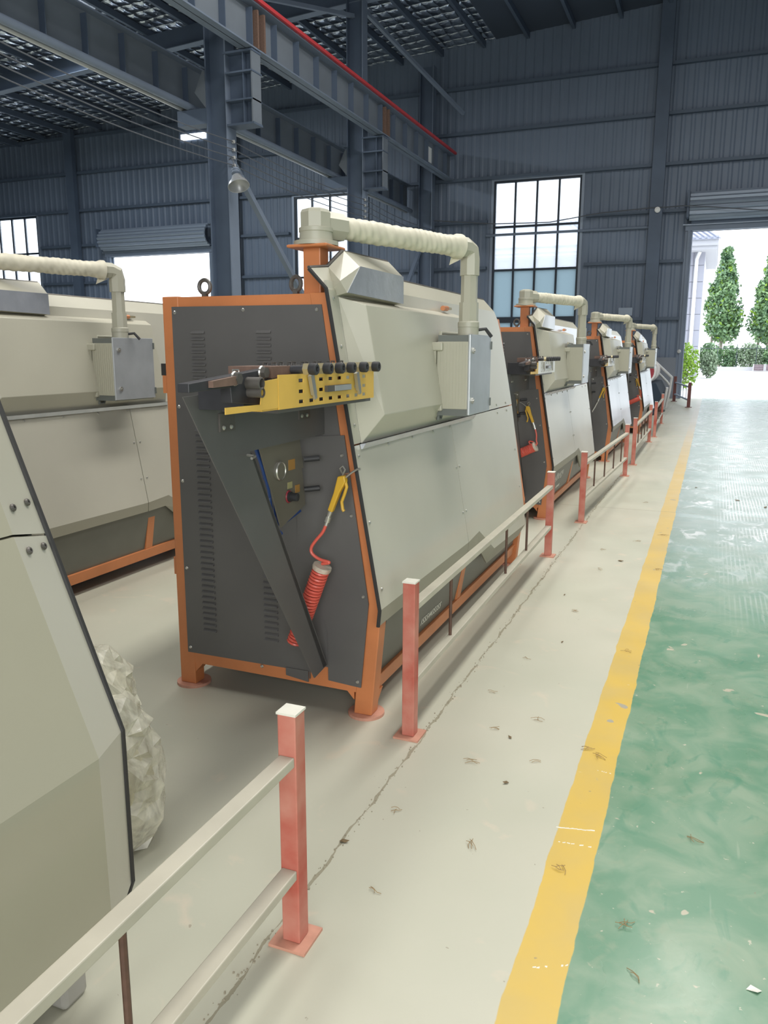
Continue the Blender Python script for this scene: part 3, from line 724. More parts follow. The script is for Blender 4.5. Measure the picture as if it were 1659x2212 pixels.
    put('cloth_tail', MB().add([q1 + Vector((-.02, 0, -.05)), q1 + Vector((.02, .02, -.05)), q1 + Vector((-.035, -.03, -.085)), q1 + Vector((-.03, -.02, -.05))], [(0, 1, 2), (0, 2, 3)]), 'wrap_cloth', arm)
    el = [arm1 - dv * .085, arm1 - dv * .03 + Vector((0, 0, 0)), arm1 + Vector((0, 0, -.012)) + dv * .005, arm1 + Vector((0, 0, -.05)) + dv * .012, arm1 + Vector((0, 0, -.125)) + dv * .012]
    put('elbow', MB().tube(el, .048, 8, PI / 8), 'pendant', t)
    ax_ = arm1 + dv * .012
    put('drop_tube', MB().tube([ax_ + Vector((0, 0, -.115)), (ax_.x, ax_.y, 1.62)], .040, 8, PI / 8), 'pendant', t)
    put('drop_collar', MB().tube([(ax_.x, ax_.y, 1.735), (ax_.x, ax_.y, 1.645)], .047, 8, PI / 8), 'pendant', t)
    put('tilt_joint', MB().lathe((ax_.x, ax_.y, 1.578), [(.050, 0), (.050, .04), (.052, .042), (.052, .064), (.046, .07)], 20), 'pendant', t, smooth=True)
    put('clamp_lever', MB().tube([(ax_.x + .04, ax_.y + .02, 1.607), (ax_.x + .075, ax_.y + .04, 1.612), (ax_.x + .10, ax_.y + .06, 1.575)], .009, 6), 'rubber', t)
    x0, x1, y0, y1, z0, z1 = -1.222, -1.068, 3.70, 4.075, 1.20, 1.58
    bx = put('control_box', MB().box(x0, x1, y0, y1, z0 + .032, z1 - .03), 'pendant', t, bevel=.003)
    for k in range(9): put('rib', MB().box(x0 + .012 + k * .0155, x0 + .018 + k * .0155, y0 - .002, y0 + .003, z0 + .04, z1 - .036), 'pendant', bx)
    put('end_cap', MB().box(x0 + .004, x1, y0 + .004, y1, z1 - .03, z1), 'pendant_grey', bx)
    put('end_cap', MB().box(x0 + .004, x1, y0 + .004, y1, z0, z0 + .032), 'pendant_grey', bx)
    dd = put('box_door', MB().box(x1, x1 + .012, y0 - .002, y1 + .004, z0 + .004, z1 + .004), 'pendant_door', bx, bevel=.003)
    for z in (1.508, 1.272): put('lock', MB().cyl((x1 + .01, y0 + .045, z), (x1 + .02, y0 + .045, z), .014, 14).cyl((x1 + .02, y0 + .045, z), (x1 + .022, y0 + .045, z), .006, 3), 'bright_steel', dd)
    for z in (1.535, 1.25): put('door_hinge', MB().box(x1 + .002, x1 + .016, y1 - .002, y1 + .012, z - .02, z + .02), 'pendant_grey', dd)
    put('handle_bracket', MB().box(-1.262, -1.19, y0 - .018, y0 + .03, 1.507, 1.547), 'pendant', bx, bevel=.006)
    hd = put('handle_bracket', MB().box(-1.262, -1.19, y0 - .018, y0 + .03, 1.222, 1.262), 'pendant', bx, bevel=.006)
    put('handle_rod', MB().cyl((-1.253, y0 + .0, 1.255), (-1.253, y0 + .0, 1.515), .008, 12), 'white_film', hd, smooth=True)
    put('handle_rod', MB().box(-1.234, -1.224, y0 - .01, y0 + .01, 1.255, 1.515), 'pendant', hd)
    put('cable_tie', MB().tube([(-1.30, y0 - .03, 1.315), (-1.25, y0 - .014, 1.316), (-1.236, y0 - .02, 1.325), (-1.243, y0 - .022, 1.335), (-1.25, y0 - .02, 1.318), (-1.235, y0 - .025, 1.30), (-1.225, y0 - .03, 1.29)], .0035, 6), 'brass', bx)
    put('rear_handle', MB().tube([(-1.222, y0 + .05, 1.575), (-1.222, y0 + .05, 1.592), (-1.222, y1 - .05, 1.592), (-1.222, y1 - .05, 1.575)], .008, 8), 'pendant', bx)
    put('rear_handle', MB().tube([(-1.222, y0 + .04, 1.21), (-1.226, y0 + .04, 1.18), (-1.226, y0 + .08, 1.18), (-1.222, y0 + .09, 1.21)], .009, 8), 'pendant_grey', bx)
    # wire straightener on a gusset plate outside the end panel
    gx = -1.40
    g = put('gusset_plate', MB().yz([(1.925, 1.372), (E - .013, 1.40), (E - .013, 1.183), (2.278, 1.176), (2.30, 1.16), (E - .013, .215), (2.72, .20), (2.674, .267)], gx - .004, gx), 'dark_panel', t)
    put('gusset_fold', MB().loft([(gx, 2.278, 1.176), (gx, 2.30, 1.16), (gx, E - .02, .215), (gx, E - .05, .215)], [(gx - .05, 2.278, 1.176), (gx - .05, 2.30, 1.16), (gx - .05, E - .02, .215), (gx - .05, E - .05, .215)]), 'dark_panel', g)
    put('table', MB().box(gx, -1.2, 2.12, E - .02, 1.318, 1.332), 'dark_panel', g)
    for y in (2.10, 2.62):
        h = put('hinge', MB().box(gx, gx + .006, y, y + .085, 1.255, 1.312), 'gunmetal', g)
        for k in (.018, .06): screw((gx + .006, y + k, 1.268), h, (1, 0, 0))
    tr = -1.17
    put('tray', MB().yz([(1.79, 1.338), (2.07, 1.338), (2.07, 1.424), (1.985, 1.418), (1.968, 1.354), (1.79, 1.356)], tr - .003, tr), 'yellow', t)
    put('tray_floor', MB().box(-1.21, tr - .003, 1.98, 2.78, 1.333, 1.338), 'yellow', t)
    # perforated plate
    hy = [2.211 + .0698 * k for k in range(8)]; rws = [(1.414, range(8)), (1.381, (0, 2, 3, 4, 5, 6, 7)), (1.350, range(8))]
    ye = [2.07] + sum([[a - .0155, a + .0155] for a in hy], []) + [2.79]; ze = [1.333] + sum([[z - .0055, z + .0055] for z, _ in rws[::-1]], []) + [1.434]
    pm = MB()
    for i in range(len(ye) - 1):
        for j in range(len(ze) - 1):
            hole = (i % 2 == 1) and (j % 2 == 1)
            if hole:
                col = (i - 1) // 2; row = 2 - (j - 1) // 2
                if col in rws[row][1]: continue
            pm.box(tr - .002, tr + .001, ye[i], ye[i + 1], ze[j], ze[j + 1])
    put('perforated_plate', pm, 'yellow', t)
    pl = MB().box(tr + .001, tr + .012, 2.375, 2.56, 1.372, 1.392)
    put('name_plate', pl, 'gunmetal', t); put('name_plate', MB().box(tr + .012, tr + .014, 2.43, 2.56, 1.373, 1.391), 'lamp_alu', t)
    for y in (2.27, 2.62):
        lt = put('latch', MB().obox((tr + .01, y, 1.40), (.006, 0, 0), (0, .010, .004), (0, -.01, .03)), 'bright_steel', t)
        put('latch_loop', MB().tube([(tr + .012, y - .018, 1.435), (tr + .012, y - .016, 1.442), (tr + .012, y + .006, 1.442), (tr + .012, y + .008, 1.41)], .0025, 6), 'brass', lt)
        put('latch_tip', MB().obox((tr + .012, y + .012, 1.365), (.004, 0, 0), (0, .007, .003), (0, -.003, .010)), 'bright_steel', lt)
    # roller bed
    bd = put('roller_bed', MB().box(-1.345, -1.20, 2.09, 2.83, 1.42, 1.456), 'gunmetal', t, bevel=.002)
    put('bed_block', MB().box(-1.345, -1.198, 2.08, 2.22, 1.424, 1.458), 'rust_steel', bd)
    put('feed_block', MB().yz([(1.69, 1.398), (1.69, 1.421), (2.08, 1.452), (2.08, 1.345), (1.885, 1.362), (1.88, 1.405)], -1.245, -1.21), 'black_steel', t, bevel=.002)
    put('feed_bar', MB().yz([(1.775, 1.408), (1.775, 1.425), (1.89, 1.435), (1.89, 1.411)], -1.21, -1.195), 'rust_steel', t)
    put('foot_bar', MB().box(-1.40, -1.245, 2.0, 2.1, 1.332, 1.42), 'black_steel', t)
    for y, z in ((1.90, 1.428), (2.045, 1.441)):
        nt_ = put('clamp_nut', MB().cyl((-1.21, y, z), (-1.192, y, z), .0165, 6), 'gunmetal', t)
        put('washer', MB().torus((-1.208, y, z), .0165, .004, (1, 0, 0), 20, 6), 'bright_steel', nt_)
    for y, z, r in ((1.968, 1.413, .018), (1.972, 1.388, .015)):
        put('wire_guide', MB().lathe((-1.21, y, z), [(r, 0), (r, .045), (r * .8, .047), (r * .75, .02), (.002, .019)], 18, (1, 0, 0)), 'gunmetal', t, smooth=True)
    for k, y in enumerate((2.205, 2.305, 2.395, 2.485, 2.59, 2.70)):
        b_ = put('roller_bolt', MB().cyl((-1.20, y, 1.447), (-1.15, y, 1.449), .0125, 12), 'black_steel', bd, smooth=True)
        put('bolt_nut', MB().cyl((-1.152, y, 1.449), (-1.134, y, 1.449), .019, 6), 'brass', b_)
        put('bolt_cap', MB().lathe((-1.134, y, 1.449), [(.017, 0), (.018, .004), (.018, .022), (.015, .025), (.009, .025), (.008, .015)], 16, (1, 0, 0)), 'rubber', b_, smooth=True)
        put('staple', MB().tube([(-1.26, y - .012, 1.456), (-1.26, y - .012, 1.468), (-1.26, y + .012, 1.468), (-1.26, y + .012, 1.456)], .0028, 5), 'gunmetal', bd)
        put('staple', MB().tube([(-1.31, y + .02, 1.456), (-1.31, y + .02, 1.467), (-1.31, y + .045, 1.467), (-1.31, y + .045, 1.456)], .0028, 5), 'gunmetal', bd)
    put('staple', MB().tube([(-1.25, 1.955, 1.43), (-1.25, 1.955, 1.45), (-1.25, 1.985, 1.45), (-1.25, 1.985, 1.436)], .0028, 5), 'bright_steel', t)
    # valve plate with gauge and knobs behind the gusset
    vx = -1.47
    vp = put('valve_plate', MB().yz([(2.46, 1.16), (2.755, 1.185), (2.79, 1.05), (2.775, 1.05), (2.80, .90), (2.60, .845)], vx - .006, vx), 'gauge_plate', t)
    gy, gz = 2.585, 1.065
    ga = put('gauge', MB().lathe((vx, gy, gz), [(.034, 0), (.036, .012), (.033, .016), (.030, .012)], 24, (1, 0, 0)), 'bright_steel', vp, smooth=True)
    put('gauge_face', MB().cyl((vx + .011, gy, gz), (vx + .013, gy, gz), .031, 24), 'gauge_plate', ga)
    put('valve_label', MB().box(vx, vx + .002, 2.665, 2.715, 1.055, 1.095), 'label_orange', vp)
    put('valve_label', MB().box(vx, vx + .002, 2.655, 2.69, .985, 1.01), 'label_yellow', vp)
    put('valve_label', MB().box(vx, vx + .002, 2.715, 2.75, .96, .99), 'label_orange', vp)
    put('knob', MB().lathe((vx, 2.66, .955), [(.02, 0), (.02, .012), (.016, .013), (.016, .04), (.012, .042)], 16, (1, 0, 0)), 'rubber', vp, smooth=True)
    put('knob_ring', MB().torus((vx + .002, 2.66, .955), .021, .004, (1, 0, 0), 20, 6), 'drum_red', vp)
    for z in (1.085, .965): put('valve_stem', MB().cyl((vx + .01, 2.775, z), (vx + .065, 2.80, z + .006), .011, 10), 'rubber', vp, smooth=True)
    for k in range(4):
        yk = 2.47 + .02 * k
        put('air_line', MB().tube([(-1.50, yk, 1.17), (-1.485 - .008 * k, yk + .02, 1.10 - .02 * k), (-1.48, yk + .06 + .02 * k, 1.0 - .03 * k), (-1.50, yk + .12, .88), (-1.52, yk + .2, .84), (-1.50, yk + .28, .87)], .006, 8), 'hose_blue', t, smooth=True)
    put('air_line', MB().tube([(-1.425, 2.44, .99), (-1.43, 2.43, .93), (-1.425, 2.47, .88), (-1.43, 2.53, .84)], .006, 8), 'hose_blue', t, smooth=True)
    put('pull_pin', MB().tube([(gx, 2.26, 1.166), (gx + .03, 2.26, 1.163), (gx + .035, 2.23, 1.16)], .005, 6), 'bright_steel', g)
    put('pull_pin', MB().tube([(-1.65, 2.84, 1.14), (-1.65, 2.81, 1.14), (-1.63, 2.80, 1.135)], .005, 6), 'gunmetal', t)
    put('gun_hook', MB().tube([(-1.295, E - .012, 1.03), (-1.295, E - .07, 1.035), (-1.30, E - .085, 1.06), (-1.288, E - .085, 1.07), (-1.28, E - .08, 1.055), (-1.292, E - .08, 1.03)], .0035, 6), 'bright_steel', t)
    return t
M1 = machine()

def air_gun(dx, dy, mirror, hose, label, lean=False):
    """yellow blow gun hung on the machine end, with its coil hose"""
    Y = 2.762 + dy; X0 = -1.292 + dx
    s = -1 if mirror else 1
    P = lambda x, z, y=0.0: (X0 + s * x, Y + y, z)
    t = thing('air_gun', (X0, Y, .30), label, 'air gun', 'blow guns on the machine ends')
    body = MB().loft([P(-.012, 1.03, -.014), P(.018, 1.035, -.014), P(.022, 1.01, -.014), P(-.005, .965, -.014), P(-.038, .885, -.012), P(-.058, .893, -.012), P(-.03, .965, -.014)],
                     [P(-.012, 1.03, .014), P(.018, 1.035, .014), P(.022, 1.01, .014), P(-.005, .965, .014), P(-.038, .885, .012), P(-.058, .893, .012), P(-.03, .965, .014)])
    put('gun_body', body, 'gun_yellow', t, bevel=.005)
    put('trigger', MB().tube([P(.014, 1.02), P(.022, .99), P(.012, .96), P(.0, .93), P(.004, .90), P(.010, .893)], .0065, 8), 'gun_yellow', t, smooth=True)
    put('nozzle', MB().tube([P(.015, 1.025), P(.045, 1.048), P(.068, 1.062), P(.08, 1.063)], .0042, 8), 'bright_steel', t, smooth=True)
    put('coupling', MB().cyl(P(-.048, .89), P(-.057, .868), .0105, 10).cyl(P(-.057, .868), P(-.064, .845), .013, 10).cyl(P(-.064, .845), P(-.069, .83), .0085, 8), 'bright_steel', t, smooth=True)
    hm = hose
    if not lean:
        tail = [P(-.069, .832), P(-.085, .80), P(-.115, .765), P(-.135, .735), P(-.132, .71), P(-.10, .69), P(-.062, .683), P(-.06, .678), P(-.09, .672)]
        A, Bq = Vector(P(-.088, .655, -.005)), Vector(P(-.218, .32, -.003)); R = .031
    else:
        tail = [P(-.069, .832), P(-.082, .78), P(-.083, .73), P(-.09, .70), P(-.06, .69), P(-.025, .70), P(-.02, .72), P(-.055, .715), P(-.085, .68)]
        A, Bq = Vector(P(-.075, .675, -.01)), Vector(P(.16, .56, -.01)); R = .036
    # smooth the tail
    def cr(Q, k=6):
        Q = [Vector(q) for q in Q]; out = []
        for i in range(len(Q) - 1):
            p0, p1, p2, p3 = Q[max(i - 1, 0)], Q[i], Q[i + 1], Q[min(i + 2, len(Q) - 1)]
            for j in range(k):
                u = j / k; out.append(.5 * ((2 * p1) + (p2 - p0) * u + (2 * p0 - 5 * p1 + 4 * p2 - p3) * u * u + (3 * p1 - p0 - 3 * p2 + p3) * u ** 3))
        return out + [Q[-1]]
    if hose != 'hose_red': tail = [P(-.069, .832), P(-.10, .765), P(-.15, .66), P(-.19, .5), P(-.205, .34, .02), P(-.205, .22, .077)]
    put('hose', MB().tube(cr(tail), .0065, 8), hm, t, smooth=True)
    if hose == 'hose_red':
        d = (Bq - A); L = d.length; d.normalize(); a = d.cross(Vector((0, 1, 0))).normalized(); b = d.cross(a)
        turns = 26; n = turns * 12; path = []
        for i in range(n + 1):
            u = i / n; u2 = u if u < .8 else .8 + (u - .8) * 1.25 if not lean else u
            th = 2 * PI * turns * u
            path.append(A + d * L * u + (a * math.cos(th) + b * math.sin(th)) * R)
        put('coil_hose', MB().tube(path, .0058, 6), hm, t, smooth=True)
        put('bag_collar', MB().lathe(A - d * .012, [(R + .007, 0), (R + .009, .012), (R + .006, .02), (R + .003, .012)], 16, d), 'clear_film', t, smooth=True)
    return t
air_gun(0, 0, False, 'hose_red', 'yellow air gun with red coil hose on the front machine')

# lettering on the kick panel
def text_mesh(body, size, shear=0.0):
    cu = bpy.data.curves.new('lettering', 'FONT'); cu.body = body; cu.size = size; cu.shear = shear; cu.extrude = .0006; cu.space_character = 1.12; cu.resolution_u = 2
    o = bpy.data.objects.new('lettering_tmp', cu); COL.objects.link(o)
    dg = bpy.context.evaluated_depsgraph_get(); me = bpy.data.meshes.new_from_object(o.evaluated_get(dg))
    bpy.data.objects.remove(o); bpy.data.curves.remove(cu)
    return me
def kick_text(M, me, y, z, name):
    o = bpy.data.objects.new(name, me); COL.objects.link(o); kp = find(M, 'kick_panel')[0]; o.parent = kp
    me.materials.clear(); me.materials.append(MATS['letter_white'])
    n = Vector((.977, 0, -.212)); u = Vector((0, 1, 0)); v = n.cross(u)
    v = -v if v.z < 0 else v
    mt = Matrix((u, v, u.cross(v))).transposed().to_4x4()
    xk = -1.225 + (z - .155) * (.065 / .30) + .0025
    mt.translation = Vector((xk, y, z)) - Vector(ORG[M1.name]); o.matrix_local = mt
    return o
phone = text_mesh('15554435355', .052, .15)
kick_text(M1, phone, 3.47, .20, 'phone_number')

# the other machines of the same kind
def gl(o, label): o['label'] = label; return o
def place(dx, dy, label):
    c = copy_tree(M1); c.location = Vector(M1.location) + Vector((dx, dy, 0)); ORG[c.name] = tuple(c.location); gl(c, label); return c
def recolor(o, mt):
    o.data = o.data.copy(); o.data.materials.clear(); o.data.materials.append(MATS[mt])
gl(M1, 'orange framed bending machine with red coil hose and phone number on its skirt')
M2 = place(-.10, 4.33, 'second orange framed bending machine with white perforated tray, beyond the front one')
M3 = place(-.057, 8.6, 'orange framed bending machine with a pale air hose, between two of its kind')
M4 = place(.03, 12.9, 'last orange framed bending machine before the dark machine with red drums')
ML = place(-2.33, .28, 'bending machine in the row behind, facing the back of the front machine')
for M in (M2, M3, M4): recolor(find(M, 'perforated_plate')[0], 'white_film')
for M in (M3, M4):
    for o in find(M, 'hood_window') + find(M, 'upper_sheet') + find(M, 'front_sheet'): recolor(o, 'film_sheet')
for o in find(M2, 'hood_window') + find(M2, 'upper_sheet'): recolor(o, 'film_sheet')
for M in (M3, M4, ML):
    for o in find(M, 'phone_number'): bpy.data.objects.remove(o)
for M in (M2,):
    for o in find(M, 'phone_number'): bpy.data.objects.remove(o)
# illegible brush characters above the number on the second machine
def strokes():
    mb = MB(); random.seed(21)
    for c in range(7):
        u = c * .066
        for k in range(7):
            a = Vector((random.uniform(0, .05), random.uniform(0, .06), 0)); 
            if k % 2: b = a + Vector((random.uniform(.02, .04), random.uniform(.002, .012), 0))
            else: b = a + Vector((random.uniform(.0, .012), random.uniform(.02, .045), 0))
            a += Vector((u + .2 * a.y, 0, 0)); b += Vector((u + .2 * b.y, 0, 0))
            mb.bar(a, b, .0045, .001)
    return mb.mesh('sign_characters', 'letter_white')
kick_text(M2, strokes(), 3.13, .295, 'sign_characters')
kick_text(M2, text_mesh('15554435355', .034, .15), 3.32, .215, 'phone_number')
for o in find(M2, 'gun_hook'): o.location.x -= .09
air_gun(-.10 - .09, 4.33, True, 'hose_red', 'yellow air gun with red coil hose on the second machine', lean=True)
air_gun(-.057, 8.6, False, 'hose_pale', 'yellow air gun with pale hose on the third machine')
air_gun(.03, 12.9, True, 'hose_red', 'yellow air gun with red coil hose on the last orange machine', lean=True)

# ------------------------------------------------------------------ foreground machine (other model)
m0 = thing('forming_machine', (-1.7, 0, 0), 'beige machine cover with black rubber edge and grey leg beside the wrapped bale', 'machine')
def f0(z): return -1.108 - .394 * (z - .678)
ya, yi, ye_ = -1.5, 1.18, 1.30
put('lower_cover', MB().xz([(f0(1.13), 1.13), (f0(.678), .678), (-1.104, .26), (-1.16, .19), (-1.9, .19), (-1.9, 1.13)], ya, yi), 'm0_beige', m0)
put('upper_cover', MB().xz([(f0(1.135), 1.135), (f0(1.75), 1.75), (-1.9, 1.75), (-1.9, 1.135)], ya, yi), 'm0_beige', m0)
def strip0(z0, z1, nm, pts_i, pts_e):
    mb = MB(); n = len(pts_i)
    for i in range(n - 1):
        A = [(pts_i[i][0], yi, pts_i[i][1]), (pts_i[i + 1][0], yi, pts_i[i + 1][1]), (pts_e[i + 1][0], ye_, pts_e[i + 1][1]), (pts_e[i][0], ye_, pts_e[i][1])]
        mb.loft(A, [(p[0] - .02, p[1], p[2]) for p in A])
    return put(nm, mb, 'm0_strip_lit', m0)
e0 = lambda z: -1.151 - .392 * (z - .675)
strip0(0, 0, 'edge_strip', [(f0(1.13), 1.13), (f0(.678), .678), (-1.104, .26)], [(e0(1.105), 1.105), (-1.151, .675), (-1.151, .30)])
us = strip0(0, 0, 'edge_strip', [(f0(1.75), 1.75), (f0(1.135), 1.135)], [(e0(1.75), 1.75), (e0(1.11), 1.11)])
put('edge_strip', MB().loft([(-1.104, yi, .26), (-1.151, ye_, .30), (-1.175, ye_, .24), (-1.16, yi, .19)], [(-1.124, yi, .26), (-1.171, ye_ - .01, .30), (-1.2, ye_ - .01, .24), (-1.18, yi, .19)]), 'm0_strip_lit', m0)
put('rubber_edge', MB().tube([(e0(1.75) - .003, ye_ + .004, 1.75), (e0(1.1), ye_ + .004, 1.1), (-1.153, ye_ + .004, .675), (-1.153, ye_ + .004, .30), (-1.178, ye_ + .002, .235)], .0075, 6), 'dark_edge', m0)
put('end_cover', MB().xz([(e0(1.74) - .02, 1.74), (-1.172, .675), (-1.172, .30), (-1.2, .23), (-1.9, .23), (-1.9, 1.74)], ye_ - .03, ye_ - .02), 'dark_panel', m0)
put('leg', MB().box(-1.345, -1.27, 1.19, 1.265, 0, .24), 'm0_leg', m0, bevel=.012)
put('leg', MB().box(-1.345, -1.27, -1.3, -1.22, 0, .24), 'm0_leg', m0, bevel=.012)
put('leg', MB().box(-1.85, -1.77, 1.19, 1.265, 0, .24), 'm0_leg', m0, bevel=.012)
put('leg', MB().box(-1.85, -1.77, -1.3, -1.22, 0, .24), 'm0_leg', m0, bevel=.012)
def on_strip(t, z): return Vector((f0(z) + (e0(z) - f0(z)) * t, yi + (ye_ - yi) * t, z + .005))
nrm0 = Vector((.9, .33, .36)).normalized()
for t_, z_ in ((.27, 1.178), (.75, 1.178), (.27, 1.09), (.75, 1.085)):
    p = on_strip(t_, z_)
    put('screw', MB().lathe(p, [(.0085, 0), (.0085, .002), (.006, .005), (.003, .005), (.003, .002)], 10, nrm0), 'gunmetal', us)

# wrapped bale
bl = thing('wrapped_bale', (-1.60, 1.85, 0), 'bulging bale of scrap wrapped in crumpled clear plastic behind the beige cover', 'bale')
def lump(c, R, H, seed, n=28, mrows=18):
    random.seed(seed); ph = [random.uniform(0, 6.28) for _ in range(8)]; vs = []; 
    for i in range(mrows + 1):
        v = i / mrows; z = H * v; pr_ = (math.sin(PI * min(1, max(0, .04 + .92 * v)))) ** .38
        for k in range(n):
            th = 2 * PI * k / n
            r = R * pr_ * (1 + .07 * math.sin(3 * th + ph[0] + 2 * v) + .05 * math.sin(5 * th + ph[1] - 5 * v) + .045 * math.sin(9 * th + ph[2] + 7 * v) + .03 * math.sin(14 * th + 20 * v + ph[3]) + random.uniform(-.018, .018))
            vs.append((c[0] + r * math.cos(th), c[1] + r * math.sin(th), c[2] + z))
    fs = [(i * n + k, i * n + (k + 1) % n, (i + 1) * n + (k + 1) % n, (i + 1) * n + k) for i in range(mrows) for k in range(n)]
    fs += [tuple(range(n))[::-1], tuple(range(mrows * n, (mrows + 1) * n))]
    return MB().add(vs, fs)
put('scrap_core', lump((-1.63, 1.77, .02), .145, .36, 3), 'bale_core', bl, smooth=True)
put('scrap_core', lump((-1.74, 1.84, .26), .125, .26, 5), 'bale_core', bl, smooth=True)
def crumple(c, R, H, seed, n=40, mrows=30, tilt=(0, 0)):
    random.seed(seed); ph = [random.uniform(0, 6.28) for _ in range(6)]; vs = []
    for i in range(mrows + 1):
        v = i / mrows; pr_ = math.sin(PI * (.06 + .90 * v)) ** .32 * (1 - .18 * v)
        for k in range(n):
            th = 2 * PI * (k + .5 * (i % 2)) / n
            r = R * pr_ * (1 + .05 * math.sin(2 * th + ph[0]) + .035 * math.sin(5 * th + 6 * v + ph[1]) + .03 * math.sin(11 * th - 9 * v + ph[2])) + random.uniform(-.010, .010)
            vs.append((c[0] + r * math.cos(th) + tilt[0] * v, c[1] + r * math.sin(th) + tilt[1] * v, c[2] + H * v + random.uniform(-.004, .004)))
    fs = []
    for i in range(mrows):
        for k in range(n):
            a_, b_, c_, d_ = i * n + k, i * n + (k + 1) % n, (i + 1) * n + (k + 1) % n, (i + 1) * n + k
            fs += [(a_, b_, c_), (a_, c_, d_)] if (i + k) % 2 else [(a_, b_, d_), (b_, c_, d_)]
    fs += [tuple(range(n))[::-1], tuple(range(mrows * n, (mrows + 1) * n))]
    return MB().add(vs, fs)
put('plastic_wrap', crumple((-1.62, 1.77, .0), .18, .47, 4, 22, 15, (-.05, .03)), 'clear_film', bl)
put('plastic_wrap', crumple((-1.735, 1.85, .27), .155, .31, 6, 20, 11, (-.02, .0)), 'clear_film', bl)

# ------------------------------------------------------------------ fences
PH = .635
def post_part(t, x, y, s, mt_post='red_paint', cap=True, yaw_=0.0):
    put('post', MB().box(x - s / 2, x + s / 2, y - s / 2, y + s / 2, .008, PH), mt_post, t, bevel=.003)
    if cap: put('post_cap', MB().box(x - s / 2 - .002, x + s / 2 + .002, y - s / 2 - .002, y + s / 2 + .002, PH, PH + .006), 'cap_white', t)
    put('foot_plate', MB().box(x - .052, x + .052, y - .052, y + .052, 0, .008), 'red_dusty' if mt_post == 'red_paint' else mt_post, t)
def fence(A, B, rods, label, ztop=.515, zbot=.205, endA=True):
    t = thing('safety_fence', ((A[0] + B[0]) / 2, (A[1] + B[1]) / 2, 0), label, 'fence', 'low red and cream safety fences')
    s = .05
    for P, on in ((A, endA), (B, True)): 
        if on: post_part(t, P[0], P[1], s)
    d = (Vector(B) - Vector(A)).normalized(); a = Vector(A) + d * .024; b = Vector(B) - d * .024
    rails = [put('rail', MB().bar((a.x, a.y, z), (b.x, b.y, z), .042, .026), 'rail_paint', t, bevel=.003) for z in (ztop, zbot)]
    for f_ in rods:
        p = a + (b - a) * f_
        put('rod', MB().cyl((p.x, p.y, zbot), (p.x, p.y, ztop), .0075, 8), 'rod_brown', t, smooth=True)
    return t
fence((-.905, -1.45), (-.893, 1.605), (.14, .36, .58, .80), 'red and cream safety fence in front of the beige covered machine')
fence((-1.007, 2.775), (-1.035, 5.86), (.17, .535, .73), 'red and cream safety fence in front of the machine with phone number', .53, .225)
fence((-.985, 7.19), (-.898, 10.20), (.2, .42, .64, .85), 'red and cream safety fence in front of the white trayed machine', .53, .225)
fence((-.895, 11.28), (-.90, 14.35), (.2, .4, .6, .8), 'red and cream safety fence in front of the pale hosed machine', .53, .225)
fence((-.87, 15.25), (-.92, 18.25), (.2, .4, .6, .8), 'red and cream safety fence in front of the last orange machine', .53, .225)
cf = thing('safety_fence', (-.8, 25.5, 0), 'short dark maroon fence standing at the edge of the open roller door', 'fence')
for x, y in ((-1.02, 26.9), (-.52, 24.1)): 
    put('post', MB().box(x - .045, x + .045, y - .045, y + .045, 0, .78 if y > 25 else .69), 'maroon', cf); put('foot_plate', MB().box(x - .09, x + .09, y - .09, y + .09, 0, .012), 'maroon', cf)
for z in (.56, .20): put('rail', MB().bar((-1.02, 26.9, z + .03), (-.52, 24.1, z), .045, .04), 'shutter', cf)
for f_ in (.2, .4, .6, .8): put('rod', MB().cyl((-1.02 + .5 * f_, 26.9 - 2.8 * f_, .22), (-1.02 + .5 * f_, 26.9 - 2.8 * f_, .57), .008, 6), 'shutter', cf)

# ------------------------------------------------------------------ dark machine at the far end of the row
m5 = thing('coiling_machine', (-1.7, 21.5, 0), 'dark blue machine with two red drums and white tubular frame, near the roller door', 'machine')
put('body', MB().xz([(-2.5, .02), (-1.22, .02), (-1.08, .5), (-1.22, .78), (-2.5, .82)], 20.6, 23.2), 'navy_steel', m5, bevel=.02)
put('skid', MB().box(-2.4, -1.05, 22.0, 22.4, 0, .03), 'rubber', m5)
for y in (20.75, 21.9):
    dr = put('drum', MB().cyl((-1.56, y, 1.05), (-1.56, y + .75, 1.05), .30, 24), 'drum_red', m5, smooth=True)
    put('drum_rim', MB().torus((-1.56, y, 1.05), .30, .028, (0, 1, 0), 24, 8), 'white_tube', dr, smooth=True)
    put('drum_strap', MB().torus((-1.56, y + .4, 1.05), .305, .022, (0, 1, 0), 24, 6), 'white_tube', dr, smooth=True)
put('frame_tube', MB().tube([(-1.5, 22.4, 1.38), (-.97, 23.0, .86), (-1.0, 23.1, .5), (-1.08, 23.25, .03)], .035, 10), 'white_tube', m5, smooth=True)
put('frame_tube', MB().tube([(-1.5, 22.4, 1.2), (-1.08, 23.0, .74), (-1.0, 23.1, .62)], .03, 10), 'white_tube', m5, smooth=True)
put('frame_tube', MB().tube([(-1.02, 22.0, .62), (-1.06, 22.1, .3), (-1.12, 22.2, .03)], .035, 10), 'white_tube', m5, smooth=True)

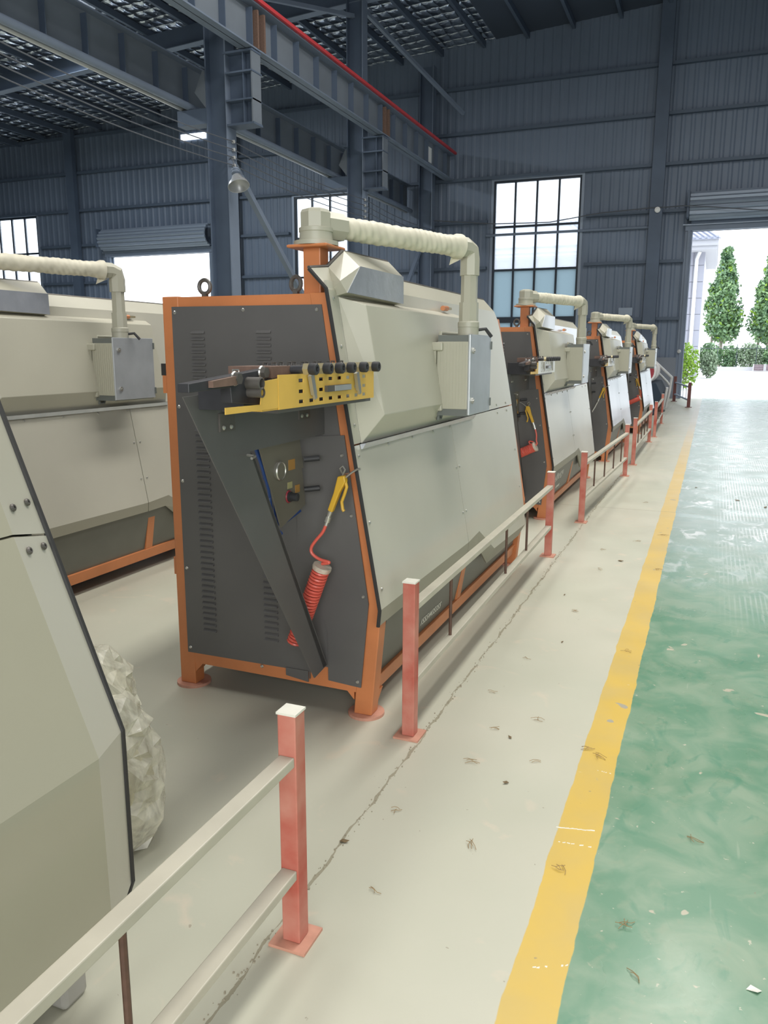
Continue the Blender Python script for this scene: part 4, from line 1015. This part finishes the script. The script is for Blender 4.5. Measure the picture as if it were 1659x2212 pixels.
# ------------------------------------------------------------------ litter on the floor
def straw(k, x, y, n=1):
    random.seed(100 + k); mb = MB(); A0 = random.uniform(-.6, .6)
    for j in range(min(n, 4)):
        a = A0 + random.gauss(0, .5); L = random.uniform(.008, .022) * (1 + .12 * y); c = Vector((x + random.uniform(-.012, .012), y + random.uniform(-.012, .012), .003 + .002 * j))
        d = Vector((math.cos(a), math.sin(a), 0)) * L; q = Vector((-d.y, d.x, 0)) * random.uniform(-.5, .5)
        mb.tube([c - d, c - d * .3 + q * .5 + Vector((0, 0, .004)), c + d * .4 + q + Vector((0, 0, .002)), c + d + q * .3], .0009, 5)
    return mb
spots = [(-.30, 2.15, 4, 'yellow line'), (-.33, 2.92, 5, 'yellow line'), (-.28, 2.88, 4, 'yellow line'), (-.29, 4.05, 3, 'yellow line'), (-.24, 5.75, 5, 'yellow line'), (-.27, 6.9, 4, 'yellow line'),
         (-.72, 2.66, 5, 'pale floor'), (-.58, 2.17, 5, 'pale floor'), (-.55, 3.1, 3, 'pale floor'), (-.75, 3.75, 2, 'pale floor'), (-.64, 4.6, 4, 'pale floor'), (-.86, 2.25, 3, 'pale floor'), (-.78, 1.85, 2, 'pale floor'),
         (-.62, 5.6, 3, 'pale floor'), (-.45, 6.6, 3, 'pale floor'), (-.52, 8.4, 3, 'pale floor'), (-.70, 2.95, 3, 'pale floor'), (-.80, 3.3, 2, 'pale floor'), (-.5, 2.75, 2, 'pale floor'), (-.68, 6.2, 3, 'pale floor'),
         (-.10, 1.98, 6, 'green lane'), (-.07, 1.80, 2, 'green lane'), (.06, 2.45, 3, 'green lane')]
for k, (x, y, n, where) in enumerate(spots):
    solo('straw_wisp', straw(k, x, y, n), 'straw', 'wisp of dry straw and grass lying on the %s' % where, 'straw', 'straw wisps on the %s' % where, base=(x, y, 0))
def leaf(k, x, y, s):
    random.seed(300 + k); a = random.uniform(0, 6.28); ca, sa = math.cos(a), math.sin(a)
    pts = [(-1, 0, .002), (-.4, .42, .006), (.3, .4, .004), (1, 0, .008), (.3, -.4, .003), (-.4, -.42, .007)]
    P = [(x + s * (ca * u - sa * v), y + s * (sa * u + ca * v), h) for u, v, h in pts]
    return MB().loft(P, [(p[0], p[1], p[2] + .0012) for p in P])
for k, (x, y, s) in enumerate([(-.565, 2.56, .012), (-.63, 2.9, .010), (-.51, 5.9, .022), (-.95, 2.03, .016), (-.62, 4.05, .008), (-.75, 4.9, .008), (.35, 8.9, .03), (-.06, 9.6, .02), (.6, 8.6, .03)]):
    solo('dry_leaf', leaf(k, x, y, s), 'leaf_dry', 'small brown curled leaf lying on the painted floor', 'leaf', 'dry leaves on the floor', base=(x, y, 0))
pp = MB().add([(-.04, 1.560, .002), (-.008, 1.552, .004), (.0, 1.575, .002), (-.018, 1.583, .014), (-.0, 1.592, .02), (.004, 1.575, .003)], [(0, 1, 2, 3), (3, 2, 4), (1, 5, 2)])
o = solo('paper_scrap', pp, 'paper', 'folded scrap of white paper lying on the green lane', 'paper', base=(-.02, 1.57, 0)); o.modifiers.new('thick', 'SOLIDIFY').thickness = .001
pp = MB().add([(.19, 1.86, .002), (.215, 1.855, .006), (.225, 1.868, .002), (.2, 1.872, .008)], [(0, 1, 2, 3)])
o = solo('paper_scrap', pp, 'paper', 'tiny curled white flake lying on the green lane', 'paper', base=(.2, 1.86, 0)); o.modifiers.new('thick', 'SOLIDIFY').thickness = .001
# broken grout crumbs along the joint
cr_ = MB(); random.seed(5)
for k in range(500):
    y = 1.0 + 9.0 * random.random() ** 1.6; x = -.957 + random.gauss(0, .008); s = random.uniform(.0008, .003)
    if any(abs(x - px_) < .057 and abs(y - py_) < .057 for px_, py_ in ((-.893, 1.605), (-1.007, 2.775), (-1.035, 5.86), (-.985, 7.19), (-.898, 10.20))): continue
    cr_.obox((x, y, s * .5), (s, s * .3, 0), (-s * .3, s, 0), (0, s * .2, s * .6))
o = solo('joint_crumbs', cr_, 'grime', 'crumbs of broken filler along the floor joint beside the fences', 'debris', base=(-.957, 5, 0)); o['kind'] = 'stuff'

# pale scrapes across the yellow line
FLOOR = bpy.data.objects['floor']; random.seed(77)
for (xa, ya_, xb, yb_, wd, dash) in ((-.352, 2.362, -.234, 2.387, .0028, 1), (-.345, 2.284, -.229, 2.297, .0026, 0), (-.30, 1.737, -.216, 1.779, .003, 0), (-.29, 2.78, -.225, 2.77, .002, 0)):
    n = 9
    for i in range(n):
        if not dash and random.random() < .35: continue
        u0, u1 = i / n, (i + (1.0 if dash else random.uniform(.4, .9))) / n
        p0 = Vector((xa + (xb - xa) * u0, ya_ + (yb_ - ya_) * u0 + random.uniform(-.002, .002), 0)); p1 = Vector((xa + (xb - xa) * u1, ya_ + (yb_ - ya_) * u1 + random.uniform(-.002, .002), 0))
        w0, w1 = wd * random.uniform(.5, 1.2), wd * random.uniform(.5, 1.2)
        put('paint_scrape', MB().xy([(p0.x, p0.y - w0), (p1.x, p1.y - w1), (p1.x, p1.y + w1), (p0.x, p0.y + w0)], -.0005, .0006), 'cap_white', FLOOR)
# ------------------------------------------------------------------ outdoors
struct('ground_yard', MB().box(-60, 60, YB + .15, 160, -.2, -.03), 'yard')
# neighbour building
bd = thing('neighbour_building', (-9, 52, 0), 'pale tiled building with ribbed eaves and white downpipe outside the roller door', 'building')
put('wall_core', MB().box(-26, -.84, 51.5, 62, -.03, 7.4), 'plaster', bd)
tw, th_ = .62, .92
srcT = None
for i in range(3):
    for j in range(8):
        x1 = -.82 - i * tw; z0 = .05 + j * th_
        if i == 1 and False: continue
        if srcT is None: srcT = put('facade_tile', MB().box(x1 - tw + .02, x1, 51.44, 51.5, z0, z0 + th_ - .03), 'tile', bd); xz0 = (x1, z0)
        else: share('facade_tile', srcT, (x1 - xz0[0], 0, z0 - xz0[1]), bd)
put('soffit', MB().box(-26, -.22, 50.1, 62, 7.2, 7.4), 'plaster', bd)
put('fascia', MB().box(-26, -.15, 49.95, 62, 7.4, 7.72), 'plaster', bd)
for k in range(24):
    xk = -.15 - .3 * k
    put('roof_rib', MB().loft([(xk - .14, 49.8, 7.74), (xk, 49.8, 7.74), (xk, 49.8, 7.86), (xk - .14, 49.8, 7.86)], [(xk - 2.14, 53, 9.5), (xk - 2.0, 53, 9.5), (xk - 2.0, 53, 9.62), (xk - 2.14, 53, 9.62)]), 'roof_tile', bd)
put('roof', MB().loft([(-26, 49.8, 7.7), (-.05, 49.8, 7.7), (-.05, 49.8, 7.76), (-26, 49.8, 7.76)], [(-26, 53.5, 9.75), (-2.5, 53.5, 9.75), (-2.5, 53.5, 9.81), (-26, 53.5, 9.81)]), 'roof_tile', bd)
put('downpipe', MB().tube([(-1.1, 51.1, 7.22), (-1.2, 51.25, 7.0), (-1.26, 51.33, 6.8), (-1.26, 51.33, .1)], .1, 10), 'pipe_white', bd, smooth=True)

def leaves(n, fn, s, seed, dirs=None):
    random.seed(seed); mb = MB()
    for _ in range(n):
        c = Vector(fn()); a = Vector((random.gauss(0, 1), random.gauss(0, 1), random.gauss(0, 1))).normalized(); b = a.cross(Vector((random.gauss(0, 1), random.gauss(0, 1), random.gauss(0, 1)))).normalized()
        k = s * random.uniform(.6, 1.3)
        mb.add([c - a * k, c - b * k * .55, c + a * k, c + b * k * .55], [(0, 1, 2, 3)])
    return mb
def tree(x, y, H, W, label, seed, lean=0.0):
    t = thing('poplar_tree', (x, y, 0), label, 'tree', 'poplar trees beyond the yard')
    put('trunk', MB().tube([(x, y, 0), (x + .05 + lean, y, H * .3), (x + lean, y, H * .75)], .16, 10), 'bark', t, smooth=True)
    put('trunk', MB().tube([(x - .9, y + .6, 0), (x - .8, y + .6, H * .28), (x - .4, y + .3, H * .5)], .11, 8), 'bark', t, smooth=True)
    random.seed(seed)
    blobs = []
    for k in range(120):
        v = random.random() ** 1.35; z = H * (.30 + .66 * v); prof = (W / 2) * (min(1.0, .62 + 1.7 * v) if v < .25 else 1.06 * (1 - .95 * v) ** .55)
        v0 = v; a = random.uniform(0, 6.28); r = max(0, prof - .3) * (random.random() ** .5)
        blobs.append((x + lean + r * math.cos(a), y + r * math.sin(a), z, .38 + .42 * (1 - v)))
    def fn():
        b = random.choice(blobs); d = Vector((random.gauss(0, 1), random.gauss(0, 1), random.gauss(0, 1))).normalized() * b[3] * random.uniform(.55, 1.05)
        return (b[0] + d.x, b[1] + d.y, b[2] + d.z * 1.35)
    put('crown', leaves(9000, fn, .19, seed), 'leaf_dark', t, kind='stuff', recalc=False)
    put('young_shoots', leaves(700, fn, .2, seed + 50), 'leaf_light', t, kind='stuff', recalc=False)
tree(.62, 84, 11.2, 3.7, 'tall poplar tree standing next to the tiled building', 11)
tree(4.72, 84, 10.9, 4.1, 'tall poplar tree growing behind the stacked crates', 12)
def bush(name, c, r, n, s, mt_, label, seed, group=None):
    t = thing(name, (c[0], c[1], 0), label, 'shrub', group)
    random.seed(seed)
    def fn():
        d = Vector((random.gauss(0, 1), random.gauss(0, 1), random.gauss(0, 1))).normalized() * random.random() ** .4
        return (c[0] + d.x * r[0], c[1] + d.y * r[1], max(.02, r[2] * .55 + d.z * r[2] * .55))
    put('foliage', leaves(n, fn, s, seed), mt_, t, kind='stuff', recalc=False)
    for k in range(4): put('stem', MB().tube([(c[0], c[1], 0), (c[0] + random.uniform(-.4, .4) * r[0], c[1] + random.uniform(-.4, .4) * r[1], r[2] * .7)], .02, 5), 'bark', t)
bush('garden_shrub', (-1.05, 36.5, 0), (.62, .6, 1.75), 1100, .075, 'leaf_light', 'bright yellow green shrub at the foot of the door jamb', 31)
bush('garden_shrub', (-.14, 53.6, 0), (.52, .6, 1.5), 1000, .10, 'leaf_pale', 'pale dusty shrub at the corner of the tiled building', 32)
for k in range(7):
    bush('hedge_shrub', (-2.0 + k * 1.72, 80 + (k % 3) * .3, 0), (1.12, .8, 2.0 + .25 * (k % 2)), 1500, .13, 'leaf_dark' if k % 3 else 'leaf_pale', ('pale green hedge shrub behind the yard kerb', 'dark green hedge shrub behind the yard kerb')[1 if k % 3 else 0], 40 + k, 'hedge along the yard')
struct('kerb_yard', MB().box(-8, 20, 77.6, 78, -.03, .3), 'plaster')
fo = thing('iron_fence', (4, 79, 0), 'thin dark iron railing rising above the hedge', 'fence')
put('rail', MB().box(-8, 20, 79, 79.05, 1.88, 1.94), 'iron', fo)
for k in range(10): put('post', MB().box(-6 + 1.6 * k - .03, -6 + 1.6 * k + .03, 78.97, 79.08, 0, 2.25), 'iron', fo)
for k in range(3):
    x = 3.75 + k * .95
    c = thing('wire_crate', (x, 77, 0), 'grey slatted crate standing in front of the hedge', 'crate', 'crates by the hedge')
    put('core', MB().box(x - .40, x + .40, 76.45, 77.25, 0.02, .52), 'crate_wood', c)
    for z in (.06, .2, .34, .5): put('slat', MB().box(x - .44, x + .44, 76.38, 76.45, z - .03, z + .03), 'crate_wood', c)
    for xx in (-.42, .42): put('corner_post', MB().box(x + xx - .04, x + xx + .04, 76.35, 76.5, 0, .58), 'plaster', c)
for k, (z, o_) in enumerate(((7.1, 0), (6.4, .1), (6.0, .1))):
    solo('overhead_line', MB().tube([(-10, 95, z + .3), (5, 95, z), (20, 95, z - .1)], .02, 4), 'wire', 'thin overhead line crossing the pale sky behind the poplars', 'wire', 'overhead lines in the sky')
